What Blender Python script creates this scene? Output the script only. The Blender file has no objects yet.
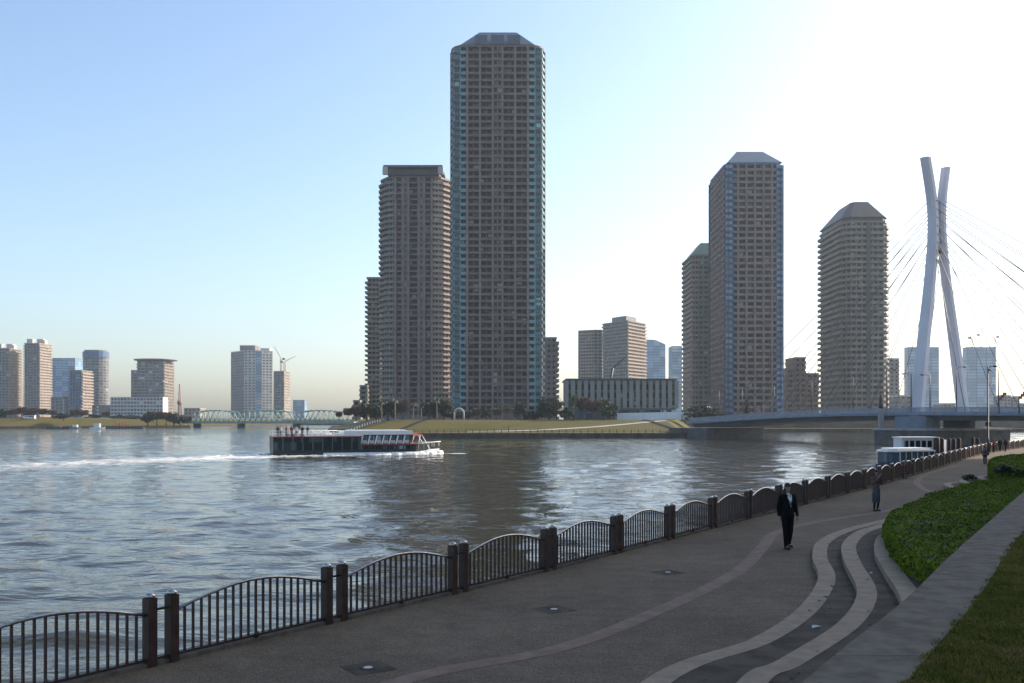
import bpy, bmesh, math, random
import numpy as np
from mathutils import Vector, Matrix, Quaternion, noise as mnoise

R = math.radians
random.seed(7)
rng = np.random.default_rng(7)
scene = bpy.context.scene
COL = scene.collection

# ------------------------------------------------------------------ camera, sky, sun, exposure
CAM_Z = 3.6                       # metres above the promenade (z = 0)
cam_d = bpy.data.cameras.new('camera')
cam_d.sensor_width = 36.0
cam_d.lens = 35.16
cam_d.shift_y = 0.0757
cam_d.clip_start = 0.2
cam_d.clip_end = 20000
cam = bpy.data.objects.new('camera', cam_d)
COL.objects.link(cam)
cam.location = (0, 0, CAM_Z)
cam.rotation_euler = (R(90), 0, 0)
scene.camera = cam

SUN_AZ, SUN_EL = 60.0, 27.0       # azimuth to the right of the view direction (+Y)
sun_vec = Vector((math.sin(R(SUN_AZ)) * math.cos(R(SUN_EL)), math.cos(R(SUN_AZ)) * math.cos(R(SUN_EL)), math.sin(R(SUN_EL))))
world = bpy.data.worlds.new('World')
scene.world = world
world.use_nodes = True
wn = world.node_tree
wn.nodes.clear()
w_out = wn.nodes.new('ShaderNodeOutputWorld')
w_bg = wn.nodes.new('ShaderNodeBackground')
w_sky = wn.nodes.new('ShaderNodeTexSky')
w_sky.sky_type = 'NISHITA'
w_sky.sun_disc = False
w_sky.sun_elevation = R(SUN_EL)
w_sky.sun_rotation = R(SUN_AZ)
w_sky.altitude = 0
w_sky.air_density = 1.0
w_sky.dust_density = 2.1
w_sky.ozone_density = 2.4
w_bg.inputs['Strength'].default_value = 0.12
wn.links.new(w_sky.outputs[0], w_bg.inputs['Color'])
wn.links.new(w_bg.outputs[0], w_out.inputs['Surface'])

sun_d = bpy.data.lights.new('sun', 'SUN')
sun_d.energy = 3.2
sun_d.angle = R(0.5)
sun_d.color = (1.0, 0.90, 0.76)
sun = bpy.data.objects.new('sun', sun_d)
COL.objects.link(sun)
sun.location = (300, 150, 300)
sun.rotation_euler = sun_vec.to_track_quat('Z', 'Y').to_euler()

vs = scene.view_settings
vs.view_transform = 'Standard'
vs.look = 'None'
vs.exposure = 1.15
vs.gamma = 1.0
vs.use_curve_mapping = False
scene.cycles.use_denoising = True
scene.cycles.max_bounces = 6
scene.cycles.diffuse_bounces = 3
scene.cycles.glossy_bounces = 3
scene.cycles.transmission_bounces = 3
scene.cycles.transparent_max_bounces = 6
scene.cycles.volume_bounces = 0
scene.cycles.sample_clamp_indirect = 4.0

HAZE_DENSITY = 0.00011
WATER_Z = -2.2


# ------------------------------------------------------------------ materials
def mat(name, rgb, rough=0.8, var=0.12, scale=0.6, bump=0.0, bscale=None, metal=0.0, spec=0.4, rgb2=None, detail=4.0, stretch=None):
    """Principled material, its colour broken up by a world-space noise."""
    m = bpy.data.materials.new(name)
    m.use_nodes = True
    nt = m.node_tree
    b = nt.nodes['Principled BSDF']
    b.inputs['Roughness'].default_value = rough
    b.inputs['Metallic'].default_value = metal
    b.inputs['Specular IOR Level'].default_value = spec
    geo = nt.nodes.new('ShaderNodeNewGeometry')
    vec = geo.outputs['Position']
    if stretch:
        mp = nt.nodes.new('ShaderNodeMapping')
        mp.inputs['Scale'].default_value = stretch
        nt.links.new(vec, mp.inputs['Vector'])
        vec = mp.outputs[0]
    n = nt.nodes.new('ShaderNodeTexNoise')
    n.inputs['Scale'].default_value = scale
    n.inputs['Detail'].default_value = detail
    nt.links.new(vec, n.inputs['Vector'])
    ramp = nt.nodes.new('ShaderNodeValToRGB')
    c2 = rgb2 if rgb2 else tuple(min(1, c * (1 + var)) for c in rgb)
    c1 = rgb if rgb2 else tuple(c * (1 - var) for c in rgb)
    ramp.color_ramp.elements[0].position = 0.36
    ramp.color_ramp.elements[1].position = 0.64
    ramp.color_ramp.elements[0].color = (*c1, 1)
    ramp.color_ramp.elements[1].color = (*c2, 1)
    nt.links.new(n.outputs['Fac'], ramp.inputs['Fac'])
    nt.links.new(ramp.outputs['Color'], b.inputs['Base Color'])
    if bump:
        n2 = nt.nodes.new('ShaderNodeTexNoise')
        n2.inputs['Scale'].default_value = bscale or scale * 8
        n2.inputs['Detail'].default_value = 3
        nt.links.new(vec, n2.inputs['Vector'])
        bp = nt.nodes.new('ShaderNodeBump')
        bp.inputs['Strength'].default_value = bump
        bp.inputs['Distance'].default_value = 0.02
        nt.links.new(n2.outputs['Fac'], bp.inputs['Height'])
        nt.links.new(bp.outputs['Normal'], b.inputs['Normal'])
    return m


def glass_mat(name, dark=(0.010, 0.010, 0.012), pale=(0.10, 0.09, 0.08), cell=(2.1, 2.1, 3.0), share=0.2, rough=0.2, spec=0.25):
    """Window glass: every cell a room of its own, a few with pale curtains drawn."""
    m = bpy.data.materials.new(name)
    m.use_nodes = True
    nt = m.node_tree
    b = nt.nodes['Principled BSDF']
    geo = nt.nodes.new('ShaderNodeNewGeometry')
    mp = nt.nodes.new('ShaderNodeVectorMath')
    mp.operation = 'DIVIDE'
    mp.inputs[1].default_value = cell
    fl = nt.nodes.new('ShaderNodeVectorMath')
    fl.operation = 'FLOOR'
    wnz = nt.nodes.new('ShaderNodeTexWhiteNoise')
    nt.links.new(geo.outputs['Position'], mp.inputs[0])
    nt.links.new(mp.outputs[0], fl.inputs[0])
    nt.links.new(fl.outputs[0], wnz.inputs['Vector'])
    ramp = nt.nodes.new('ShaderNodeValToRGB')
    ramp.color_ramp.interpolation = 'CONSTANT'
    e = ramp.color_ramp.elements
    e[0].position = 0.0
    e[0].color = (*dark, 1)
    e[1].position = 1 - share
    e[1].color = (*pale, 1)
    k = e.new(0.55)
    k.color = (*[d * 1.5 + 0.004 for d in dark], 1)
    k2 = e.new(0.965)
    k2.color = (*[min(0.5, c * 3.2) for c in pale], 1)
    nt.links.new(wnz.outputs['Value'], ramp.inputs['Fac'])
    nt.links.new(ramp.outputs['Color'], b.inputs['Base Color'])
    b.inputs['Roughness'].default_value = rough
    b.inputs['Specular IOR Level'].default_value = spec
    return m


M = {}
M['brown_tile'] = mat('brown_tile', (0.165, 0.118, 0.104), 0.7, 0.2, 0.35)
M['brown_light'] = mat('brown_light', (0.23, 0.168, 0.148), 0.7, 0.2, 0.35)
M['teal_tile'] = mat('teal_tile', (0.145, 0.285, 0.30), 0.55, 0.2, 0.35)
M['blue_tile'] = mat('blue_tile', (0.075, 0.13, 0.23), 0.55, 0.2, 0.35)
M['green_tile'] = mat('green_tile', (0.085, 0.125, 0.105), 0.6, 0.2, 0.35)
M['mauve_tile'] = mat('mauve_tile', (0.185, 0.146, 0.140), 0.7, 0.2, 0.35)
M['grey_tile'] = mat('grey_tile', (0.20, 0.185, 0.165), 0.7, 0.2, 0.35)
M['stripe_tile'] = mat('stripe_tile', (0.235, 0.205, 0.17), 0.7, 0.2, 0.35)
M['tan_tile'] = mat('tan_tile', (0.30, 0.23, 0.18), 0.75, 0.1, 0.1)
M['pale_tile'] = mat('pale_tile', (0.48, 0.45, 0.41), 0.7, 0.06, 0.1)
M['white_panel'] = mat('white_panel', (0.72, 0.72, 0.71), 0.6, 0.05, 0.3)
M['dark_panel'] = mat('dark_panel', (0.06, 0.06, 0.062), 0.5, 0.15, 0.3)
M['fin_grey'] = mat('fin_grey', (0.21, 0.215, 0.195), 0.7, 0.08, 0.3)
M['flood_wall'] = mat('flood_wall', (0.12, 0.085, 0.065), 0.9, 0.3, 0.15)
M['roof_blue'] = mat('roof_blue', (0.085, 0.11, 0.145), 0.45, 0.12, 0.3)
M['roof_brown'] = mat('roof_brown', (0.075, 0.058, 0.05), 0.5, 0.12, 0.3)
M['roof_green'] = mat('roof_green', (0.03, 0.09, 0.055), 0.5, 0.12, 0.3)
M['roof_grey'] = mat('roof_grey', (0.18, 0.18, 0.18), 0.8, 0.1, 0.3)
M['glass'] = glass_mat('window_glass', (0.006, 0.0055, 0.006), (0.10, 0.09, 0.08), spec=0.12, rough=0.35)
M['glass_teal'] = glass_mat('window_glass_teal', (0.02, 0.045, 0.055), (0.09, 0.16, 0.18))
M['glass_blue'] = glass_mat('curtain_wall_blue', (0.15, 0.25, 0.34), (0.24, 0.37, 0.47), (9, 9, 7.6), 0.15, 0.15)
M['glass_hazed'] = glass_mat('hazed_window_glass', (0.06, 0.07, 0.085), (0.18, 0.18, 0.18), (4, 4, 3.4), 0.25, 0.2)  # paler than the near glass: distant haze put into the colour
M['bridge_blue'] = mat('bridge_blue_paint', (0.13, 0.165, 0.215), 0.5, 0.12, 0.5)
M['bridge_blue2'] = mat('bridge_railing_paint', (0.20, 0.24, 0.30), 0.5, 0.12, 0.5)
M['pylon_white'] = mat('pylon_white_paint', (0.62, 0.59, 0.62), 0.5, 0.06, 0.12)
M['pier_stone'] = mat('pier_stone', (0.075, 0.075, 0.078), 0.8, 0.25, 0.5, 0.3, 3)
M['pier_concrete'] = mat('pier_concrete', (0.30, 0.29, 0.28), 0.8, 0.2, 0.4)
M['red_steel'] = mat('red_steel', (0.30, 0.075, 0.05), 0.6, 0.2, 1)
M['cable_steel'] = mat('cable_steel', (0.13, 0.13, 0.13), 0.5, 0.05, 1)
M['truss_green'] = mat('truss_green_paint', (0.27, 0.38, 0.34), 0.6, 0.1, 0.4)
M['dark_steel'] = mat('dark_steel', (0.035, 0.036, 0.04), 0.5, 0.2, 2)
M['fence_brown'] = mat('fence_brown_paint', (0.050, 0.027, 0.021), 0.42, 0.25, 5)
M['fence_rail'] = mat('fence_worn_rail', (0.30, 0.29, 0.28), 0.28, 0.2, 4, metal=0.85)
M['steel_cap'] = mat('steel_cap', (0.42, 0.40, 0.38), 0.3, 0.15, 6, metal=0.9)
M['quay'] = mat('quay_concrete', (0.055, 0.045, 0.038), 0.9, 0.35, 0.5, 0.4, 3, stretch=(1, 1, 0.3))
M['walk_concrete'] = mat('walk_concrete', (0.20, 0.19, 0.17), 0.9, 0.15, 0.5)
M['path_pale'] = mat('pale_path', (0.42, 0.40, 0.36), 0.9, 0.1, 0.5)
M['coping'] = mat('coping_concrete', (0.125, 0.105, 0.080), 0.85, 0.24, 5.0, 0.5, 60, detail=10, spec=0.12)
M['kerb'] = mat('kerb_granite', (0.25, 0.192, 0.135), 0.75, 0.14, 3.5, 0.25, 60, spec=0.12)
M['band'] = mat('pinkish_paving', (0.185, 0.128, 0.096), 0.8, 0.16, 3.0, 0.25, 60, spec=0.12)
M['tread'] = mat('dark_tread_paving', (0.066, 0.053, 0.038), 0.85, 0.3, 2.2, 0.4, 50, spec=0.12)
M['soil'] = mat('soil', (0.055, 0.042, 0.03), 0.95, 0.3, 2)
M['bark'] = mat('bark', (0.09, 0.07, 0.055), 0.9, 0.3, 3)
M['bark_pale'] = mat('palm_bark', (0.26, 0.21, 0.16), 0.9, 0.2, 3)
M['leaf_dark'] = mat('leaf_dark', (0.022, 0.034, 0.016), 0.6, rgb2=(0.050, 0.066, 0.026), scale=0.9)
M['leaf_olive'] = mat('leaf_olive', (0.055, 0.065, 0.024), 0.6, rgb2=(0.105, 0.105, 0.042), scale=0.9)
M['leaf_palm'] = mat('leaf_palm', (0.09, 0.085, 0.04), 0.6, rgb2=(0.16, 0.135, 0.07), scale=0.9)
M['twig_brown'] = mat('twig_brown', (0.085, 0.055, 0.045), 0.9, rgb2=(0.13, 0.085, 0.065), scale=0.5)
M['leaf_hedge'] = mat('leaf_hedge', (0.072, 0.110, 0.007), 0.75, rgb2=(0.160, 0.205, 0.014), scale=1.6, detail=6, spec=0.12)
M['hedge_wood'] = mat('hedge_wood', (0.030, 0.036, 0.008), 0.9, 0.3, 3)
M['white_paint'] = mat('white_boat_paint', (0.78, 0.77, 0.74), 0.4, 0.05, 1)
M['red_paint'] = mat('red_boat_paint', (0.36, 0.07, 0.05), 0.45, 0.1, 1)
M['boat_dark'] = mat('dark_boat_paint', (0.012, 0.022, 0.024), 0.35, 0.2, 1)
M['boat_blue'] = mat('blue_boat_paint', (0.02, 0.035, 0.07), 0.4, 0.2, 1)
M['boat_glass'] = glass_mat('boat_glass', (0.012, 0.022, 0.026), (0.05, 0.075, 0.085), (0.9, 0.9, 5), 0.35, 0.06)
M['boat_glass_pale'] = glass_mat('pale_boat_glass', (0.08, 0.11, 0.13), (0.26, 0.34, 0.40), (1.1, 1.1, 1.0), 0.5, 0.06)
M['pile_brown'] = mat('pile_brown', (0.045, 0.024, 0.02), 0.8, 0.3, 1)
M['yellow_wall'] = mat('yellow_green_panel', (0.50, 0.52, 0.36), 0.6, 0.1, 0.3)
M['litter'] = mat('litter_paper', (0.5, 0.49, 0.46), 0.8, 0.05, 3)


def paving_mat():
    """Grey-brown aggregate: speckle, worn patches, tar-dark stains."""
    m = bpy.data.materials.new('promenade_aggregate')
    m.use_nodes = True
    nt = m.node_tree
    b = nt.nodes['Principled BSDF']
    geo = nt.nodes.new('ShaderNodeNewGeometry')
    def nz(sc, det=4, rough=0.6):
        n = nt.nodes.new('ShaderNodeTexNoise')
        n.inputs['Scale'].default_value = sc
        n.inputs['Detail'].default_value = det
        n.inputs['Roughness'].default_value = rough
        nt.links.new(geo.outputs['Position'], n.inputs['Vector'])
        return n
    big, mid, fine = nz(0.22, 5), nz(1.7, 5, 0.7), nz(34, 3, 0.7)
    r1 = nt.nodes.new('ShaderNodeValToRGB')
    r1.color_ramp.elements[0].position = 0.3
    r1.color_ramp.elements[0].color = (0.100, 0.077, 0.052, 1)
    r1.color_ramp.elements[1].position = 0.7
    r1.color_ramp.elements[1].color = (0.155, 0.121, 0.083, 1)
    nt.links.new(big.outputs['Fac'], r1.inputs['Fac'])
    def mul(a_sock, n, lo, hi, p0=0.3, p1=0.7):
        r = nt.nodes.new('ShaderNodeMapRange')
        r.inputs['From Min'].default_value = p0
        r.inputs['From Max'].default_value = p1
        r.inputs['To Min'].default_value = lo
        r.inputs['To Max'].default_value = hi
        nt.links.new(n.outputs['Fac'], r.inputs['Value'])
        x = nt.nodes.new('ShaderNodeVectorMath')
        x.operation = 'SCALE'
        nt.links.new(a_sock, x.inputs[0])
        nt.links.new(r.outputs[0], x.inputs['Scale'])
        return x.outputs[0]
    c = mul(r1.outputs['Color'], mid, 0.78, 1.18)
    c = mul(c, nz(11, 5, 0.75), 0.70, 1.30)
    c = mul(c, fine, 0.38, 1.66)
    nt.links.new(c, b.inputs['Base Color'])
    b.inputs['Roughness'].default_value = 0.9
    b.inputs['Specular IOR Level'].default_value = 0.12
    bp = nt.nodes.new('ShaderNodeBump')
    bp.inputs['Strength'].default_value = 0.35
    bp.inputs['Distance'].default_value = 0.01
    nt.links.new(fine.outputs['Fac'], bp.inputs['Height'])
    nt.links.new(bp.outputs['Normal'], b.inputs['Normal'])
    return m
M['paving'] = paving_mat()


def grass_mat(name, a, b_, c, s1=0.35, s2=2.5):
    m = bpy.data.materials.new(name)
    m.use_nodes = True
    nt = m.node_tree
    b = nt.nodes['Principled BSDF']
    geo = nt.nodes.new('ShaderNodeNewGeometry')
    def nz(sc):
        n = nt.nodes.new('ShaderNodeTexNoise')
        n.inputs['Scale'].default_value = sc
        n.inputs['Detail'].default_value = 6
        n.inputs['Roughness'].default_value = 0.65
        nt.links.new(geo.outputs['Position'], n.inputs['Vector'])
        return n
    n1, n2 = nz(s1), nz(s2)
    add = nt.nodes.new('ShaderNodeMath')
    add.operation = 'MULTIPLY_ADD'
    add.inputs[1].default_value = 0.5
    nt.links.new(n2.outputs['Fac'], add.inputs[0])
    half = nt.nodes.new('ShaderNodeMath')
    half.operation = 'MULTIPLY'
    half.inputs[1].default_value = 0.5
    nt.links.new(n1.outputs['Fac'], half.inputs[0])
    nt.links.new(half.outputs[0], add.inputs[2])
    r = nt.nodes.new('ShaderNodeValToRGB')
    e = r.color_ramp.elements
    e[0].position = 0.40
    e[0].color = (*a, 1)
    e[1].position = 0.62
    e[1].color = (*c, 1)
    k = e.new(0.5)
    k.color = (*b_, 1)
    nt.links.new(add.outputs[0], r.inputs['Fac'])
    nt.links.new(r.outputs['Color'], b.inputs['Base Color'])
    b.inputs['Roughness'].default_value = 0.9
    b.inputs['Specular IOR Level'].default_value = 0.15
    return m
M['lawn'] = grass_mat('winter_lawn', (0.066, 0.068, 0.014), (0.098, 0.085, 0.020), (0.112, 0.076, 0.030), 0.06, 0.35)
M['turf'] = grass_mat('near_turf', (0.075, 0.088, 0.012), (0.135, 0.118, 0.022), (0.21, 0.14, 0.048), 0.6, 2.6)
M['city_ground'] = mat('city_ground', (0.10, 0.10, 0.09), 0.9, 0.2, 0.05)


def water_mat():
    m = bpy.data.materials.new('river_water')
    m.use_nodes = True
    nt = m.node_tree
    b = nt.nodes['Principled BSDF']
    b.inputs['IOR'].default_value = 1.333
    b.inputs['Specular IOR Level'].default_value = 0.40
    b.inputs['Roughness'].default_value = 0.035
    geo = nt.nodes.new('ShaderNodeNewGeometry')
    bumps = None
    for sc, st, dist in ((0.6, 0.6, 0.30), (2.4, 0.6, 0.085)):
        mp = nt.nodes.new('ShaderNodeMapping')
        mp.inputs['Rotation'].default_value = (0, 0, R(22))
        mp.inputs['Scale'].default_value = (0.55, 1.0, 1.0)
        nt.links.new(geo.outputs['Position'], mp.inputs['Vector'])
        n = nt.nodes.new('ShaderNodeTexNoise')
        n.inputs['Scale'].default_value = sc
        n.inputs['Detail'].default_value = 3
        n.inputs['Roughness'].default_value = 0.5
        n.inputs['Distortion'].default_value = 0.4
        nt.links.new(mp.outputs[0], n.inputs['Vector'])
        bp = nt.nodes.new('ShaderNodeBump')
        bp.inputs['Strength'].default_value = st
        bp.inputs['Distance'].default_value = dist
        nt.links.new(n.outputs['Fac'], bp.inputs['Height'])
        if bumps:
            nt.links.new(bumps.outputs['Normal'], bp.inputs['Normal'])
        bumps = bp
    nt.links.new(bumps.outputs['Normal'], b.inputs['Normal'])
    # foam churned up along the ship's track
    at = nt.nodes.new('ShaderNodeAttribute')
    at.attribute_name = 'foam'
    fn = nt.nodes.new('ShaderNodeTexNoise')
    fn.inputs['Scale'].default_value = 0.6
    fn.inputs['Detail'].default_value = 6
    fn.inputs['Roughness'].default_value = 0.75
    nt.links.new(geo.outputs['Position'], fn.inputs['Vector'])
    mr = nt.nodes.new('ShaderNodeMath')
    mr.operation = 'ADD'
    nt.links.new(at.outputs['Fac'], mr.inputs[0])
    nt.links.new(fn.outputs['Fac'], mr.inputs[1])
    ss = nt.nodes.new('ShaderNodeMapRange')
    ss.inputs['From Min'].default_value = 0.94
    ss.inputs['From Max'].default_value = 1.28
    nt.links.new(mr.outputs[0], ss.inputs['Value'])
    mix = nt.nodes.new('ShaderNodeMix')
    mix.data_type = 'RGBA'
    mix.inputs[6].default_value = (0.040, 0.037, 0.022, 1)
    mix.inputs[7].default_value = (0.80, 0.78, 0.72, 1)
    nt.links.new(ss.outputs[0], mix.inputs[0])
    nt.links.new(mix.outputs[2], b.inputs['Base Color'])
    rr = nt.nodes.new('ShaderNodeMapRange')
    rr.inputs['To Min'].default_value = 0.035
    rr.inputs['To Max'].default_value = 0.8
    nt.links.new(ss.outputs[0], rr.inputs['Value'])
    nt.links.new(rr.outputs[0], b.inputs['Roughness'])
    return m
M['water'] = water_mat()


# ------------------------------------------------------------------ mesh helpers
def W(u, Y):
    """Ground point seen in the photo's column u at the distance Y."""
    return ((u - 512) / 1000 * Y, Y)


def ZV(v, Y):
    return CAM_Z - (v - 419) / 1000 * Y


class MB:
    """Collects boxes, prisms, tubes and quads into ONE mesh."""
    def __init__(self):
        self.v, self.f, self.m, self.s = [], [], [], []

    def add(self, verts, faces, mi=0, smooth=False):
        o = len(self.v)
        self.v += [tuple(p) for p in verts]
        for f in faces:
            self.f.append(tuple(i + o for i in f))
            self.m.append(mi)
            self.s.append(smooth)
        return self

    def box(self, x0, x1, y0, y1, z0, z1, mi=0, rot=0, at=(0, 0, 0)):
        vs_ = [(x, y, z) for z in (z0, z1) for x, y in ((x0, y0), (x1, y0), (x1, y1), (x0, y1))]
        c, s = math.cos(rot), math.sin(rot)
        vs_ = [(x * c - y * s + at[0], x * s + y * c + at[1], z + at[2]) for x, y, z in vs_]
        return self.add(vs_, [(3, 2, 1, 0), (4, 5, 6, 7), (0, 1, 5, 4), (1, 2, 6, 5), (2, 3, 7, 6), (3, 0, 4, 7)], mi)

    def prism(self, poly, z0, z1, mi=0, top=None, bottom=True):
        n = len(poly)
        zt = z1 if hasattr(z1, '__len__') else [z1] * n
        zb = z0 if hasattr(z0, '__len__') else [z0] * n
        vs_ = [(p[0], p[1], zb[i]) for i, p in enumerate(poly)] + [(p[0], p[1], zt[i]) for i, p in enumerate(poly)]
        fs = [(i, (i + 1) % n, n + (i + 1) % n, n + i) for i in range(n)]
        self.add(vs_, fs, mi)
        self.add(vs_[n:], [tuple(range(n))], mi if top is None else top)
        if bottom:
            self.add(vs_[:n], [tuple(range(n))[::-1]], mi)
        return self

    def frustum(self, p0, z0, p1, z1, mi=0):
        n = len(p0)
        vs_ = [(p[0], p[1], z0) for p in p0] + [(p[0], p[1], z1) for p in p1]
        self.add(vs_, [(i, (i + 1) % n, n + (i + 1) % n, n + i) for i in range(n)] + [tuple(range(n, 2 * n))], mi)
        return self

    def tube(self, pts, r, n=8, mi=0, cap=True, smooth=True):
        pts = [Vector(p) for p in pts]
        rs = r if hasattr(r, '__len__') else [r] * len(pts)
        rings = []
        for i, p in enumerate(pts):
            t = (pts[min(i + 1, len(pts) - 1)] - pts[max(i - 1, 0)]).normalized()
            a = Vector((0, 0, 1)) if abs(t.z) < 0.95 else Vector((1, 0, 0))
            x = t.cross(a).normalized()
            y = t.cross(x).normalized()
            rings.append([p + (x * math.cos(2 * math.pi * k / n) + y * math.sin(2 * math.pi * k / n)) * rs[i] for k in range(n)])
        vs_ = [q for ring in rings for q in ring]
        fs = []
        for i in range(len(pts) - 1):
            for k in range(n):
                a0, a1 = i * n + k, i * n + (k + 1) % n
                fs.append((a0, a0 + n, a1 + n, a1))
        if cap:
            fs.append(tuple(range(n)))
            fs.append(tuple(range(len(vs_) - n, len(vs_)))[::-1])
        return self.add(vs_, fs, mi, smooth)

    def lathe(self, prof, n=16, at=(0, 0, 0), mi=0, smooth=True):
        vs_ = []
        for r, z in prof:
            vs_ += [(at[0] + r * math.cos(2 * math.pi * k / n), at[1] + r * math.sin(2 * math.pi * k / n), at[2] + z) for k in range(n)]
        fs = []
        for i in range(len(prof) - 1):
            for k in range(n):
                a0, a1 = i * n + k, i * n + (k + 1) % n
                fs.append((a0, a1, a1 + n, a0 + n))
        fs.append(tuple(range(n))[::-1])
        fs.append(tuple(range(len(vs_) - n, len(vs_))))
        return self.add(vs_, fs, mi, smooth)

    def ball(self, c, r, n=10, mi=0):
        rx, ry, rz = r if hasattr(r, '__len__') else (r, r, r)
        vs_, fs = [], []
        h = n // 2 + 1
        for i in range(h + 1):
            a = math.pi * i / h
            for k in range(n):
                b = 2 * math.pi * k / n
                vs_.append((c[0] + rx * math.sin(a) * math.cos(b), c[1] + ry * math.sin(a) * math.sin(b), c[2] + rz * math.cos(a)))
        for i in range(h):
            for k in range(n):
                fs.append((i * n + k, (i + 1) * n + k, (i + 1) * n + (k + 1) % n, i * n + (k + 1) % n))
        return self.add(vs_, fs, mi, True)

    def capsule(self, a, b, ra, rb, n=10):
        a, b = Vector(a), Vector(b)
        d = b - a
        L = max(d.length, 1e-5)
        t = d / L
        pts, rs = [], []
        for k in range(4):
            q = math.pi / 2 * (1 - k / 3.0)
            pts.append(a - t * ra * math.sin(q)); rs.append(max(1e-4, ra * math.cos(q)))
        for k in range(4):
            q = math.pi / 2 * k / 3.0
            pts.append(b + t * rb * math.sin(q)); rs.append(max(1e-4, rb * math.cos(q)))
        return self.tube(pts, rs, n)

    def mesh(self, name, mats):
        me = bpy.data.meshes.new(name)
        me.from_pydata(self.v, [], self.f)
        for m in (mats if isinstance(mats, (list, tuple)) else [mats]):
            me.materials.append(m)
        me.polygons.foreach_set('material_index', self.m)
        me.polygons.foreach_set('use_smooth', self.s)
        me.update()
        return me

    def build(self, name, mats, parent=None, loc=(0, 0, 0), rot=0):
        return link(name, self.mesh(name, mats), parent, loc, rot)


def link(name, me, parent=None, loc=(0, 0, 0), rot=0):
    o = bpy.data.objects.new(name, me)
    COL.objects.link(o)
    o.parent = parent
    o.location = loc
    if rot:
        o.rotation_euler = (0, 0, rot)
    return o


def tag(o, label=None, cat=None, group=None, kind=None):
    if label: o['label'] = label
    if cat: o['category'] = cat
    if group: o['group'] = group
    if kind: o['kind'] = kind
    return o


def thing(name, label, cat, loc=(0, 0, 0), rot=0, group=None):
    return tag(link(name, None, None, loc, rot), label, cat, group)


def spline(pts, per=8, closed=False):
    """Catmull-Rom through 2D points."""
    P = [np.array(p, float) for p in pts]
    out = []
    n = len(P)
    for i in range(n - 1):
        p0, p1, p2, p3 = P[max(i - 1, 0)], P[i], P[i + 1], P[min(i + 2, n - 1)]
        for k in range(per):
            t = k / per
            out.append(tuple(0.5 * ((2 * p1) + (-p0 + p2) * t + (2 * p0 - 5 * p1 + 4 * p2 - p3) * t * t + (-p0 + 3 * p1 - 3 * p2 + p3) * t ** 3)))
    out.append(tuple(P[-1]))
    return out


def offset_line(pts, d):
    """Offset an open 2D polyline to its left (d > 0) or right."""
    P = np.array(pts, float)
    T = np.gradient(P, axis=0)
    T /= np.linalg.norm(T, axis=1)[:, None] + 1e-9
    N = np.stack([-T[:, 1], T[:, 0]], 1)
    return [tuple(q) for q in P + N * d]


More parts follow.
